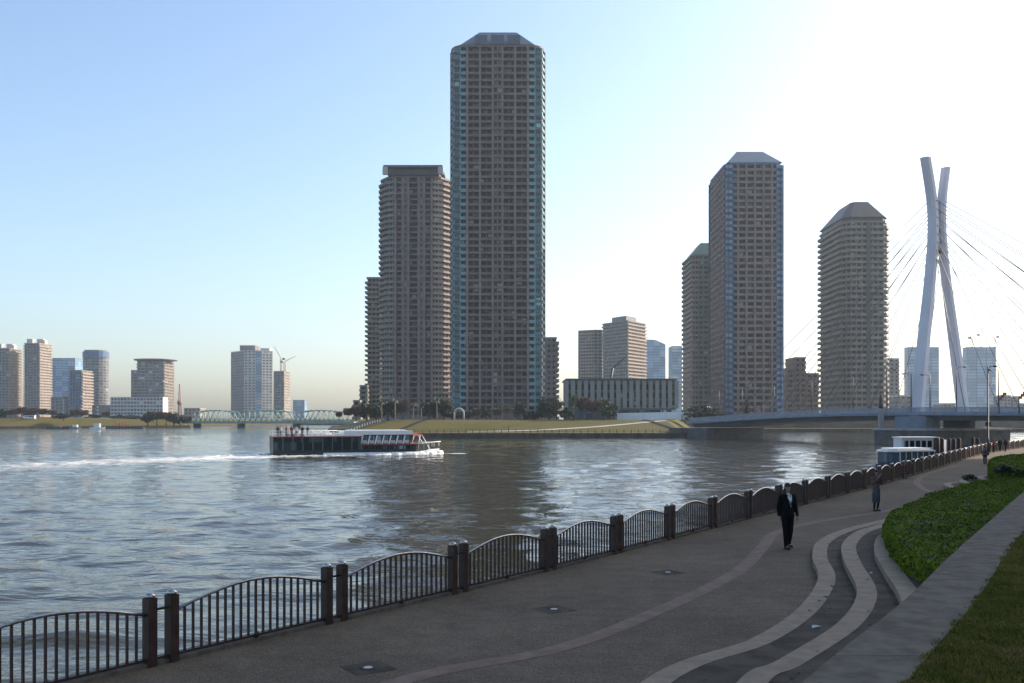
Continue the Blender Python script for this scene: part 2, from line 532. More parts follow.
# ------------------------------------------------------------------ the setting: river, banks, ground
def build_water():
    ys = [9.0]
    while ys[-1] < 2700:
        ys.append(ys[-1] * 1.0062)
    ys = np.array(ys)
    ts = np.concatenate([np.linspace(-2.6, -0.75, 50)[:-1], np.linspace(-0.75, 0.62, 420), np.linspace(0.62, 2.6, 50)[1:]])
    Y, T = np.meshgrid(ys, ts, indexing='ij')
    X = T * Y
    Z = np.zeros_like(X)
    r = np.random.default_rng(3)
    for k in range(40):
        lam = 1.1 * (1.085 ** k) if k < 26 else r.uniform(1.5, 7)
        ang = R(100) + r.normal(0, 0.62)
        amp = 0.0056 * lam ** 0.72 * r.uniform(0.6, 1.3)
        kx, ky = 2 * math.pi / lam * math.cos(ang), 2 * math.pi / lam * math.sin(ang)
        fade = np.clip(1.6 - 0.0062 * Y * 3.2 / lam, 0, 1)
        ph = kx * X + ky * Y + r.uniform(0, 6.28)
        s = np.sin(ph + 0.6 * np.sin(0.37 * ph + 0.11 * X))
        Z += amp * fade * s
    amp_mod = 0.75 + 0.25 * np.sin(X * 0.05 + Y * 0.031) * np.sin(Y * 0.047 - X * 0.02)
    Z *= amp_mod
    foam = np.zeros_like(X)
    track = np.array(spline([(-35, 158), (-39.5, 152), (-45.5, 143), (-53.5, 131.5), (-62, 119), (-95, 95)], 6))
    for i in range(len(track) - 1):
        a, b = track[i], track[i + 1]
        d = b - a
        L2 = (d ** 2).sum()
        t = np.clip(((X - a[0]) * d[0] + (Y - a[1]) * d[1]) / L2, 0, 1)
        dist = np.hypot(X - a[0] - t * d[0], Y - a[1] - t * d[1])
        s = (i + t) / len(track)
        wdt = 10.5 + 12.0 * s
        inten = (0.86 - 0.34 * s ** 0.8) * np.exp(-(dist / wdt) ** 2)
        foam = np.maximum(foam, inten)
    # the bow wave and the froth along the near side of the hull
    for a, b, wd, it in (((-17, 161.5), (-9, 164.5), 2.2, 0.85), ((-35, 153.5), (-15, 160.5), 2.4, 0.74)):
        a, b = np.array(a), np.array(b)
        d = b - a
        t = np.clip(((X - a[0]) * d[0] + (Y - a[1]) * d[1]) / (d ** 2).sum(), 0, 1)
        dist = np.hypot(X - a[0] - t * d[0], Y - a[1] - t * d[1])
        foam = np.maximum(foam, it * np.exp(-(dist / wd) ** 2))
    Z += foam * 0.22
    Z += WATER_Z
    n0, n1 = X.shape
    verts = np.stack([X, Y, Z], -1).reshape(-1, 3)
    idx = np.arange(n0 * n1).reshape(n0, n1)
    q = np.stack([idx[:-1, :-1], idx[:-1, 1:], idx[1:, 1:], idx[1:, :-1]], -1).reshape(-1, 4)
    me = bpy.data.meshes.new('river_water')
    me.vertices.add(len(verts))
    me.vertices.foreach_set('co', verts.astype(np.float32).ravel())
    me.loops.add(q.size)
    me.loops.foreach_set('vertex_index', q.ravel().astype(np.int32))
    me.polygons.add(len(q))
    me.polygons.foreach_set('loop_start', np.arange(0, q.size, 4, dtype=np.int32))
    me.polygons.foreach_set('use_smooth', np.ones(len(q), dtype=bool))
    me.update()
    me.validate()
    at = me.attributes.new('foam', 'FLOAT', 'POINT')
    at.data.foreach_set('value', foam.astype(np.float32).ravel())
    me.materials.append(M['water'])
    tag(link('river_water', me), kind='structure')
build_water()

# river edge of the near promenade (x, y), measured from the foot of the railing
EDGE_PTS = [(-24, -14), (-11.5, 5), (-5.16, 14.7), (0.85, 23.7), (8.5, 36), (23.7, 60.6), (48.6, 103), (55.5, 113), (66, 128), (80, 148)]
EDGE = spline(EDGE_PTS, 10)
COPE_L = [(-2.5, -0.6), (2.07, 7.18), (4.12, 10.5), (6.8, 15.1), (14.3, 27.7), (20.8, 38.6), (51.6, 90)]
RIGHT_EDGE = EDGE + [(112, 200), (172, 300), (250, 425), (400, 430)]

mb = MB()
edge_out = offset_line(EDGE, 0.28)
mb.prism(edge_out + [(112, 200), (172, 300), (250, 425), (900, 425), (900, -40), (-20, -40)][0:6], -6.0, 0.0)
tag(mb.build('promenade', M['paving']), kind='structure')

# a granite edging along the water
mb = MB()
a, b = offset_line(EDGE, 0.30), offset_line(EDGE, -0.05)
for i in range(len(a) - 1):
    q = [a[i], b[i], b[i + 1], a[i + 1]]
    mb.prism(q, -0.5, 0.06)
tag(mb.build('quay_kerb', M['coping']), kind='structure')

# flush pinkish band winding along the promenade
BAND0 = [(395, 683), (560, 648), (660, 610), (735, 573), (762, 548), (776, 533), (815, 522), (880, 512), (920, 503), (936, 495), (922, 488), (917, 481), (930, 473), (960, 465)]
def ground_px(pts, h=0.0):
    out = []
    for u, v in pts:
        d = (CAM_Z - h) * 1000 / (v - 419)
        out.append(((u - 512) / 1000 * d, d))
    return out
b0 = ground_px(BAND0)
b0 = [(-5.0, 5.5), (-3.6, 9.5)] + b0
c0 = spline(b0, 10)
mb = MB()
l, r_ = offset_line(c0, 0.18), offset_line(c0, -0.18)
for i in range(len(c0) - 1):
    mb.add([(*l[i], 0.004), (*r_[i], 0.004), (*r_[i + 1], 0.004), (*l[i + 1], 0.004)], [(0, 1, 2, 3)])
tag(mb.build('paving_band', M['band']), kind='structure')

# three wavy steps rising from the promenade to the terrace wall
CURVES = [
    (0.15, [(642, 683), (750, 640), (795, 612), (815, 588), (819, 573), (813, 556), (819, 541), (845, 529), (893, 517)], [(16.6, 40.0), (19.6, 44.0), (21.0, 46.2), (21.9, 49.6), (23.2, 53.6), (26.5, 57), (36, 68), (48, 88)], (-1.0, 6.0)),
    (0.30, [(738, 683), (780, 660), (841, 621), (858, 590), (845, 561), (843, 544), (858, 531), (887, 521)], [(15.6, 39.2), (19.9, 43.6), (21.9, 46.6), (22.9, 50.4), (24.3, 54.2), (27.3, 57.4), (36.6, 68), (48.6, 88)], (0.6, 7.2)),
    (0.45, [(905, 610), (898, 590), (885, 570), (875, 550), (878, 537), (889, 529)], [(15.5, 38.2), (20.2, 43.2), (22.6, 46.8), (24.2, 51.0), (25.4, 54.6), (28.1, 57.8), (37.2, 68), (49.2, 88)], None),
]
STEP_LABELS = ['lowest of the wavy pale edged steps, touching the promenade paving', 'middle wavy pale edged step between the lowest one and the kerb round the hedge', 'topmost wavy step, its pale kerb curling round the foot of the clipped hedge']
for (h, px, far, near), lab in zip(CURVES, STEP_LABELS):
    pts = ground_px(px, h)
    if near: pts = [near] + pts
    c = spline(pts + far, 10)
    o = thing('curved_step', lab, 'step', (c[20][0], c[20][1], 0), group='wavy steps beside the promenade')
    ox, oy = c[20]
    cut = [(x, y) for x, y in COPE_L if c[0][1] - 0.5 < y < 89]
    poly = [(x - ox, y - oy) for x, y in c] + [(x - ox + 0.06, y - oy) for x, y in cut[::-1]]
    # tread: a fan of quads from the curve to the terrace wall, and the riser below
    mb = MB()
    def cope_at(y):
        for (x0, y0), (x1, y1) in zip(COPE_L[:-1], COPE_L[1:]):
            if y0 <= y <= y1:
                return x0 + (x1 - x0) * (y - y0) / (y1 - y0)
        return COPE_L[-1][0]
    inner = offset_line(c, -0.34)
    T = []
    for i in range(len(c)):
        T.append((max(cope_at(c[i][1]) + 0.04, c[i][0] + 0.02), c[i][1]))
    for i in range(len(c) - 1):
        mb.add([(c[i][0] - ox, c[i][1] - oy, h), (T[i][0] - ox, T[i][1] - oy, h), (T[i + 1][0] - ox, T[i + 1][1] - oy, h), (c[i + 1][0] - ox, c[i + 1][1] - oy, h)], [(0, 1, 2, 3)])
    mb.build('tread', M['tread'], o)
    mb = MB()
    front = offset_line(c, 0.02)
    for i in range(len(c) - 1):
        q = [(front[i][0] - ox, front[i][1] - oy), (inner[i][0] - ox, inner[i][1] - oy), (inner[i + 1][0] - ox, inner[i + 1][1] - oy), (front[i + 1][0] - ox, front[i + 1][1] - oy)]
        mb.prism(q, h - 0.17, h + 0.006, 0)
    mb.build('kerb', M['kerb'], o)

# terrace wall with its broad concrete top
mb = MB()
cl = spline(COPE_L, 8)
cr = [(x + 0.76, y) for x, y in cl]
wall = thing('terrace_wall', 'broad topped concrete wall between the wavy steps and the grass', 'wall', (2.07, 7.18, 0))
k = 0
for i in range(len(cl) - 1):
    q = [(cl[i][0] - 2.07, cl[i][1] - 7.18), (cr[i][0] - 2.07, cr[i][1] - 7.18), (cr[i + 1][0] - 2.07, cr[i + 1][1] - 7.18), (cl[i + 1][0] - 2.07, cl[i + 1][1] - 7.18)]
    mb.prism(q, -0.3, 1.62)
mb.build('wall_body', M['coping'], wall)
# coping slabs, each 5 m long with an open joint between
acc, last = 0.0, 0
seglen = 0.62
def resample(pts, step):
    P = [np.array(p) for p in pts]
    out, rest = [P[0]], 0.0
    for p, q in zip(P[:-1], P[1:]):
        L = np.linalg.norm(q - p)
        t = step - rest
        while t <= L:
            out.append(p + (q - p) * t / L)
            t += step
        rest = L - (t - step)
    return [tuple(x) for x in out]
rs = resample(cl, 0.5)
for j in range(0, len(rs) - 1, 10):
    mb = MB()
    part = rs[j:j + 11]
    if len(part) < 2: break
    for i in range(len(part) - 1):
        e0 = 0.02 if i == 0 else 0
        p, q = np.array(part[i]), np.array(part[i + 1])
        p = p + (q - p) * e0 / 0.5
        q4 = [(p[0] - 2.07, p[1] - 7.18), (p[0] + 0.76 - 2.07, p[1] - 7.18), (q[0] + 0.76 - 2.07, q[1] - 7.18), (q[0] - 2.07, q[1] - 7.18)]
        mb.prism(q4, 1.623, 1.70)
    mb.build('coping_slab', M['coping'], wall)

# the grass beyond the wall, rising gently to the right
mb = MB()
def turf_z(x, y, xr):
    s = max(0, x - xr)
    return 1.69 + 0.03 * min(s, 12) + 0.03 * math.sin(x * 1.3 + y * 0.7) * min(1, s)
rows = [c for c in cr if c[1] < 92]
offs = [0, 0.3, 0.8, 1.5, 2.5, 4, 6, 9, 14]
for i in range(len(rows) - 1):
    for k in range(len(offs) - 1):
        q = []
        for (x, y), d in ((rows[i], offs[k]), (rows[i], offs[k + 1]), (rows[i + 1], offs[k + 1]), (rows[i + 1], offs[k])):
            q.append((x + d, y - 0.35 * d, turf_z(x + d, y, x)))
        mb.add(q, [(0, 1, 2, 3)], 0, True)
tag(mb.build('grass_bank', M['turf']), kind='structure')
# blades
bv, bf = [], []
n_b = 250000
for i in range(n_b):
    y = random.choice((random.uniform(5.5, 11), random.uniform(5.5, 16), random.uniform(6, 24)))
    xr = None
    for (x0, y0), (x1, y1) in zip(cr[:-1], cr[1:]):
        if y0 <= y <= y1:
            xr = x0 + (x1 - x0) * (y - y0) / (y1 - y0)
            break
    if xr is None: continue
    d = random.uniform(-0.05, max(1.0, 0.56 * y + 2.2 - xr))
    x = xr + d
    if mnoise.noise(Vector((x * 1.9, y * 1.1, 3.1))) < -0.15 and random.random() < 0.5: continue
    if d < 0 and mnoise.noise(Vector((y * 3.7, 0, 0))) < 0.1: continue
    z = turf_z(x, y, xr + 0.35 * d * 0.6) - 0.01
    hgt = random.uniform(0.02, 0.05)
    a = random.uniform(0, 6.28)
    w_ = random.uniform(0.008, 0.015)
    lean = random.uniform(0.0, 0.05)
    a2 = random.uniform(0, 6.28)
    o = len(bv)
    bv += [(x - w_ * math.cos(a), y - w_ * math.sin(a), z), (x + w_ * math.cos(a), y + w_ * math.sin(a), z), (x + lean * math.cos(a2), y + lean * math.sin(a2), z + hgt)]
    bf.append((o, o + 1, o + 2))
me = bpy.data.meshes.new('grass')
me.from_pydata(bv, [], bf)
me.materials.append(M['turf'])
tag(link('grass', me), 'short patchy grass with dry brown patches right of the low wall', 'grass', kind='stuff')

# the island bank across the river: quay, walkway, lawn slope, upper ground
ISLAND = [(-112, 620), (-57, 305), (57, 305), (66, 340), (86, 446), (700, 452), (1900, 520), (1900, 2600), (-140, 2600)]
mb = MB()
mb.prism(ISLAND, -7, -0.7)
tag(mb.build('quay_walk', [M['quay']]), kind='structure')
mb = MB()
def inset(poly, ds):
    """Move each edge inwards (polygon counter-clockwise) by its own distance."""
    n = len(poly)
    out = []
    for i in range(n):
        p0, p1, p2 = np.array(poly[i - 1], float), np.array(poly[i], float), np.array(poly[(i + 1) % n], float)
        e0, e1 = p1 - p0, p2 - p1
        e0 /= np.linalg.norm(e0); e1 /= np.linalg.norm(e1)
        n0, n1 = np.array([-e0[1], e0[0]]), np.array([-e1[1], e1[0]])
        d0, d1 = ds[i - 1], ds[i]
        den = e0[0] * e1[1] - e0[1] * e1[0]
        if abs(den) < 0.05:
            out.append(tuple(p1 + n1 * d1))
            continue
        a0, a1 = p1 + n0 * d0, p1 + n1 * d1
        t = ((a1[0] - a0[0]) * e1[1] - (a1[1] - a0[1]) * e1[0]) / den
        out.append(tuple(a0 + e0 * t))
    return out
w5 = [5, 5, 5, 5, 5, 5, 0, 0, 0]
in0 = inset(ISLAND, [0.4 + 0 * x for x in w5])
in1 = inset(ISLAND, w5)
in2 = inset(ISLAND, [26, 38, 14, 12, 30, 30, 0, 0, 0])
n = len(ISLAND)
GZ = 3.3
for i in range(n):
    j = (i + 1) % n
    steps = 7
    for k in range(steps):
        t0, t1 = k / steps, (k + 1) / steps
        f = lambda t: t * t * (3 - 2 * t) * 0.5 + t * 0.5
        q = []
        for p, q_, t in ((in1[i], in2[i], t0), (in1[j], in2[j], t0), (in1[j], in2[j], t1), (in1[i], in2[i], t1)):
            q.append((p[0] + (q_[0] - p[0]) * t, p[1] + (q_[1] - p[1]) * t, -0.69 + (GZ + 0.69) * f(t)))
        mb.add(q, [(0, 1, 2, 3)], 0, True)
tag(mb.build('grass_slope', M['lawn']), kind='structure')
mb = MB()
mb.add([(*p, GZ - 0.002) for p in in2], [tuple(range(n))])
tag(mb.build('upper_ground', M['city_ground']), kind='structure')

# pale path slanting across the lawn and a dark stair on its left end
def slope_z(y):
    t = min(1, max(0, (y - 310) / 33.0))
    return -0.69 + (GZ + 0.69) * (t * t * (3 - 2 * t) * 0.5 + t * 0.5)
mb = MB()
pp = [(-20, 311.5), (0, 314.5), (25, 322), (50, 334), (58, 338)]
pp = spline([(-14, 313), (6, 317), (30, 326), (52, 339)], 8)
l, r_ = offset_line(pp, 0.9), offset_line(pp, -0.9)
for i in range(len(pp) - 1):
    mb.add([(*l[i], slope_z(l[i][1]) + 0.08), (*r_[i], slope_z(r_[i][1]) + 0.08), (*r_[i + 1], slope_z(r_[i + 1][1]) + 0.08), (*l[i + 1], slope_z(l[i + 1][1]) + 0.08)], [(0, 1, 2, 3)])
tag(mb.build('footpath', M['path_pale']), kind='structure')
for nm, lab, seg, wd, mt in (
        ('stairway', 'grey stair climbing the lawn left of the bare tower feet', [(-55, 312), (-46, 343)], 2.2, M['walk_concrete']),
        ('stairway', 'brown stair down the lawn below the palms before the left tower', [(-37, 312), (-29, 343)], 1.8, M['brown_tile']),
        ('stairway', 'reddish stair down the lawn just left of the bridge end', [(54, 313), (45, 343)], 1.6, M['brown_light'])):
    mb = MB()
    nst = 16
    a, b = np.array(seg[0]), np.array(seg[1])
    for k in range(nst):
        p = a + (b - a) * (k + 0.5) / nst
        mb.box(-wd / 2, wd / 2, -1.1, 1.1, -0.6, 0.14, 0, 0, (p[0] - a[0], p[1] - a[1], slope_z(p[1] + 0.6)))
    tag(mb.build(nm, mt, None, (a[0], a[1], 0)), lab, 'stairway')

# left far bank and the land beyond
mb = MB()
LEFT = [(-2300, 640), (-318, 612), (-222, 690), (-214, 980), (-60, 985), (-120, 2550), (-2300, 2550)]
mb.prism(LEFT, -7, -0.9)
tag(mb.build('left_quay', M['quay']), kind='structure')
mb = MB()
l1 = inset(LEFT, [3, 3, 3, 3, 0, 0, 0])
l2 = inset(LEFT, [32, 14, 14, 10, 0, 0, 0])
for i in range(4):
    j = i + 1
    mb.add([(*l1[i], -0.88), (*l1[j], -0.88), (*l2[j], 4.6 if j < 2 else 3), (*l2[i], 4.6 if i < 2 else 3)], [(0, 1, 2, 3)], 0, True)
tag(mb.build('left_grass_slope', M['lawn']), kind='structure')
mb = MB()
mb.add([(*p, 4.6 if i < 2 else 3) for i, p in enumerate(l2)], [tuple(range(len(l2)))])
tag(mb.build('far_ground', M['city_ground']), kind='structure')

# ------------------------------------------------------------------ towers
def tower(name, label, cat, poly, styles, z0, nf, fh, mats, group=None, roof=None, pil=(), base_h=0.0, base_mi=0, fill=True):
    """High-rise from a counter-clockwise footprint in world metres; each edge has a style dict."""
    P = [np.array(p, float) for p in poly]
    n = len(P)
    cx, cy = sum(p[0] for p in P) / n, sum(p[1] for p in P) / n
    root = thing(name, label, cat, (cx, cy, z0), group=group)
    P = [p - np.array([cx, cy]) for p in P]
    E = [P[(i + 1) % n] - P[i] for i in range(n)]
    Ln = [np.linalg.norm(e) for e in E]
    E = [e / l for e, l in zip(E, Ln)]
    N = [np.array([e[1], -e[0]]) for e in E]
    def corner(i, key, which):
        """Offset corner at vertex i for edge `which` using offset key of both edges."""
        a, b = (i - 1) % n, i
        oa = styles[a][key] * (1 if key == 'o' else -1)
        ob = styles[b][key] * (1 if key == 'o' else -1)
        den = E[a][0] * E[b][1] - E[a][1] * E[b][0]
        if abs(den) < 0.06:
            k = a if which == 'end' else b
            return P[i] + N[k] * (oa if k == a else ob)
        pa, pb = P[i] + N[a] * oa, P[i] + N[b] * ob
        t = ((pb[0] - pa[0]) * E[b][1] - (pb[1] - pa[1]) * E[b][0]) / den
        return pa + E[a] * t
    band, win = MB(), MB()
    for i in range(n):
        s = styles[i]
        hp = s['hp'] * fh
        j = (i + 1) % n
        o0, o1 = corner(i, 'o', 'start'), corner(j, 'o', 'end')
        r0, r1 = corner(i, 'r', 'start'), corner(j, 'r', 'end')
        vs_ = [(*o0, 0), (*o1, 0), (*o1, hp), (*o0, hp), (*r0, 0), (*r1, 0), (*r1, hp), (*r0, hp)]
        band.add(vs_, [(0, 1, 2, 3), (3, 2, 6, 7), (1, 0, 4, 5), (0, 3, 7, 4), (2, 1, 5, 6)], s['p'])
        d = r1 - r0
        L = np.linalg.norm(d)
        rn = corner(j, 'r', 'start')
        if np.linalg.norm(rn - r1) > 0.01:
            win.add([(*r1, hp), (*rn, hp), (*rn, fh), (*r1, fh)], [(0, 1, 2, 3)], s['w'])
        nb = max(1, int(round(L / s['bay'])))
        top = fh
        for k in range(nb):
            a, b = r0 + d * k / nb, r0 + d * (k + 1) / nb
            g0 = (1 - s['gf']) / 2
            ga, gb = a + (b - a) * g0, b - (b - a) * g0
            win.add([(*a, hp), (*ga, hp), (*ga, top), (*a, top)], [(0, 1, 2, 3)], s['w'])
            win.add([(*ga, hp), (*gb, hp), (*gb, top), (*ga, top)], [(0, 1, 2, 3)], s['g'])
            win.add([(*gb, hp), (*b, hp), (*b, top), (*gb, top)], [(0, 1, 2, 3)], s['w'])
    bm_, wm_ = band.mesh('storey', mats), win.mesh('window_band', mats)
    for f in range(nf):
        o = link('storey', bm_, root, (0, 0, base_h + f * fh))
        link('window_band', wm_, o)
    H = base_h + nf * fh
    if base_h:
        b = MB()
        b.prism([p * 1.0 + N[k] * 0.0 for k, p in enumerate(P)], 0, base_h - 0.02, base_mi)
        b.build('podium', mats, root)
    # pilasters, or a dark strip standing in for a shaded recess, at given vertices
    for vi, mi, wd, out in pil:
        i = vi % n
        nn = N[i] + (N[i - 1] if abs(np.dot(N[i], N[i - 1])) < 0.99 else 0)
        nn = nn / np.linalg.norm(nn)
        dep = max(styles[i]['r'], styles[i - 1]['r']) + 0.1
        ang = math.atan2(nn[1], nn[0]) + math.pi / 2
        b = MB()
        b.box(-wd / 2, wd / 2, -out, dep, 0, H - 0.02, mi, ang, (P[i][0], P[i][1], 0))
        b.build('pilaster_or_recess_shade', mats, root)
    b = MB()
    b.prism([p + N[k] * 0.0 for k, p in enumerate(P)], H + 0.0, H + 1.1, roof[0] if roof else 0)
    b.build('parapet', mats, root)
    return root, P, H


def st(p=0, w=0, g=1, o=0.12, r=0.2, hp=0.42, bay=2.6, gf=0.7):
    return dict(p=p, w=w, g=g, o=o, r=r, hp=hp, bay=bay, gf=gf)


def round_box(x0, x1, y0, y1, rad, nseg=4):
    """Counter-clockwise rounded rectangle; returns points and the kind of each edge: F front, R right, B back, L left, C corner."""
    pts, kind = [], []
    for cx, cy, a0, k in ((x0 + rad, y0 + rad, 180, 'F'), (x1 - rad, y0 + rad, 270, 'R'), (x1 - rad, y1 - rad, 0, 'B'), (x0 + rad, y1 - rad, 90, 'L')):
        for s in range(nseg + 1):
            a = R(a0 + 90 * s / nseg)
            pts.append((cx + rad * math.cos(a), cy + rad * math.sin(a)))
            kind.append('C' if s < nseg else k)
    return pts, kind


def split_edges(pts, kind, which, fr):
    """Split edges of one kind at the given fractions."""
    op, ok = [], []
    n = len(pts)
    for i in range(n):
        op.append(pts[i]); ok.append(kind[i])
        if kind[i] == which:
            a, b = np.array(pts[i]), np.array(pts[(i + 1) % n])
            for k, f in enumerate(fr):
                op.append(tuple(a + (b - a) * f)); ok.append(which + str(k + 1))
            ok[len(ok) - len(fr) - 1] = which + '0'
    return op, ok


def pyramid(root, P, H, mats, mi, h, sx, sy, base=0.93, x_shift=0.0, by=0.97, name='roof'):
    b = MB()
    xs, ys = [p[0] for p in P], [p[1] for p in P]
    x0, x1, y0, y1 = min(xs), max(xs), min(ys), max(ys)
    cx, cy = (x0 + x1) / 2, (y0 + y1) / 2
    q = [(cx + (x - cx) * base, cy + (y - cy) * by) for x, y in ((x0, y0), (x1, y0), (x1, y1), (x0, y1))]
    t = [(cx + x_shift + (x - cx) * sx, cy + (y - cy) * sy) for x, y in ((x0, y0), (x1, y0), (x1, y1), (x0, y1))]
    b.frustum(q, H + 1.1, t, H + 1.1 + h, mi)
    return b.build(name, mats, root)


# the tallest tower: brown face between rounded teal corners
ML = [M['brown_tile'], M['glass'], M['teal_tile'], M['glass_teal'], M['roof_blue'], M['brown_light']]
x0, x1 = -27.3, 14.6
pts, kind = round_box(x0, x1, 440, 482, 7.6, 4)
pts, kind = split_edges(pts, kind, 'F', (0.21, 0.42, 0.58, 0.79))
pts, kind = split_edges(pts, kind, 'R', (0.25, 0.5, 0.75))
pts, kind = split_edges(pts, kind, 'L', (0.25, 0.5, 0.75))
sty = []
for k in kind:
    if k == 'C': sty.append(st(2, 2, 3, 0.12, 0.25, 0.46, 3.0, 0.66))
    elif k == 'F2': sty.append(st(0, 0, 1, 0.45, 0.0, 0.40, 2.1, 0.72))
    else: sty.append(st(0, 0, 1, 0.0, 1.5, 0.38, 2.9, 0.84))
pil = [(i, 5, 0.9, 0.35) for i, k in enumerate(kind) if k[0] in 'FRL' or (kind[i - 1][0] in 'FRL')]
root, P, H = tower('apartment_tower', 'tallest tower, brown face between rounded teal corners under a blunt blue roof', 'tower', pts, sty, GZ, 53, 3.04, ML, roof=(0,), pil=pil, base_h=3.0)
rf = pyramid(root, P, H, ML, 4, 10.2, 0.40, 0.38, 0.78)
b = MB()
for k in range(3):
    b.box(-10.0 + k * 7.2, -4.4 + k * 7.2, -18.6, -12.4, H + 1.0, H + 5.0, 4)
b.build('dormer', ML, rf)

# the broad mauve tower to its left
ML = [M['mauve_tile'], M['glass'], M['grey_tile'], M['brown_light'], M['dark_panel'], M['pale_tile']]
x0, x1 = W(378, 545)[0], W(449, 545)[0]
pts = [(x0, 555), (x0 + 4.5, 548), (x0 + 9.5, 545), (x1 - 9.5, 545), (x1 - 4.5, 548), (x1, 555), (x1, 578), (x1 - 5, 586), (x0 + 5, 586), (x0, 578)]
kind = ['A', 'A2', 'F', 'A2', 'A', 'R', 'b', 'b', 'b', 'L']
pts, kind = split_edges(pts, kind, 'F', (0.20, 0.36, 0.64, 0.80))
sty = []
for k in kind:
    if k in ('F0', 'F4'): sty.append(st(0, 0, 1, 0.0, 1.3, 0.34, 5, 0.9))
    elif k in ('F1', 'F3'): sty.append(st(0, 0, 1, 0.25, 0.1, 0.5, 5, 0.25))
    elif k == 'F2': sty.append(st(0, 1, 1, -0.3, 2.0, 0.30, 6, 0.9))
    elif k == 'A2': sty.append(st(2, 2, 1, 0.5, 0.3, 0.5, 2.4, 0.6))
    else: sty.append(st(3, 3, 1, 1.0, 0.9, 0.38, 3, 0.7))
pil = [(i, 3, 1.1, 0.6) for i, k in enumerate(kind) if k in ('F0', 'F1', 'F2', 'F3', 'F4')]
pil.append((kind.index('F4') + 1, 3, 1.1, 0.6))
root, P, H = tower('apartment_tower', 'mauve grey tower left of the tallest one, open flat crown on its roof', 'tower', pts, sty, GZ, 43, 3.02, ML, roof=(0,), pil=pil, base_h=2.0)
b = MB()
b.box(-14, 14, -14, 14, H + 1.1, H + 4.2, 4)
b.build('penthouse', ML, root)
b = MB()
b.box(-16, 16, -16, 16, H + 5.0, H + 6.0, 0)
b.build('crown_slab', ML, root)
for sx in (-1, 1):
    for sy in (-1, 1):
        b = MB()
        b.box(sx * 15 - 1.4, sx * 15 + 1.4, sy * 15 - 1.2, sy * 15 + 1.2, H + 1.1, H + 5.0, 5)
        b.build('crown_post', ML, root)

# the blue cornered tower beside the bridge
ML = [M['brown_light'], M['glass'], M['blue_tile'], M['glass_blue'], M['roof_blue'], M['brown_tile']]
pts, kind = round_box(102.5, 130.8, 480, 523, 6.0, 4)
pts, kind = split_edges(pts, kind, 'F', (0.25, 0.5, 0.75))
pts, kind = split_edges(pts, kind, 'L', (0.17, 0.33, 0.5, 0.67, 0.83))
sty = [st(2, 2, 1, 0.3, 0.2, 0.46, 2.6, 0.7) if k == 'C' else st(0, 5, 1, 0.0, 1.4, 0.40, 3.0, 0.80) for k in kind]
for q in sty:
    if q['p'] == 2: q['g'], q['gf'] = 3, 0.8
pil = [(i, 0, 0.9, 0.25) for i, k in enumerate(kind) if k[0] in 'FL' or kind[i - 1][0] in 'FL']
root, P, H = tower('apartment_tower', 'blue cornered brown tower with a blue hipped roof behind the bridge end', 'tower', pts, sty, GZ, 40, 3.0, ML, roof=(2,), pil=pil, base_h=2.5, base_mi=5)
rf = pyramid(root, P, H, ML, 4, 9.0, 0.46, 0.3, 0.94, 1.0)

# its shorter green neighbour
ML = [M['brown_light'], M['glass'], M['green_tile'], M['glass_teal'], M['roof_green']]
pts, kind = round_box(107.6, 134, 600, 638, 4.0, 3)
pts, kind = split_edges(pts, kind, 'F', (0.5,))
sty = []
for k in kind:
    sty.append(st(0, 0, 1, 0.2, 0.6, 0.42, 3, 0.65) if k in ('C',) else st(2, 2, 1, 0.2, 0.5, 0.46, 2.6, 0.7) if k[0] == 'F' else st(0, 0, 1, 0.1, 1.0, 0.42, 3.2, 0.62))
root, P, H = tower('apartment_tower', 'green and brown tower half hidden behind the blue cornered one, green roof', 'tower', pts, sty, GZ, 32, 3.0, ML, roof=(2,), base_h=2.0)
pyramid(root, P, H, ML, 4, 9.0, 0.4, 0.35, 0.94)
o = MB().box(0, 24.5, 0, 1.2, 0, 3.0).build('entrance_canopy', M['yellow_wall'], root, (-10 - 122.5 + 119, -24, 4.0))

# striped tower behind the pylon cables
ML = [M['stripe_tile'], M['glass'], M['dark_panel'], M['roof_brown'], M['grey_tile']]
xa, xb, ya = 173.6, 197.0, 520
pts = [(xa - 1.0, ya + 5), (xa + 2.5, ya), (xb - 3, ya), (xb, ya + 5), (xb, ya + 42), (xb - 4, ya + 46), (xa + 3, ya + 46), (xa - 1, ya + 42)]
kind = ['A', 'F', 'A', 'R', 'b', 'b', 'b', 'L']
pts, kind = split_edges(pts, kind, 'F', (0.5,))
sty = [st(0, 4, 1, -1.0, 1.4, 0.30, 3, 0.9) if k == 'FX' else st(0, 4, 1, 0.9, 0.7, 0.46, 3, 0.7) for k in kind]
root, P, H = tower('apartment_tower', 'grey striped tower with a brown faceted roof left of the bridge pylon', 'tower', pts, sty, GZ, 33, 3.03, ML, roof=(0,), base_h=2.5, pil=[(kind.index('F1'), 2, 2.3, 1.0)])  # dark strip on the front paints the shade of a deep upright recess
b = MB()
b.prism([(q[0] * 0.93, q[1] * 0.93) for q in P], H + 1.1, H + 3.0, 2)
b.build('crown_band', ML, root)
b = MB()
q0 = [(q[0] * 1.0, q[1] * 1.0) for q in P]
b.frustum(q0, H + 3.0, [(q[0] * 0.40 + 0.5, q[1] * 0.5 + 1) for q in P], H + 13.2, 3)
b.build('roof', ML, root)


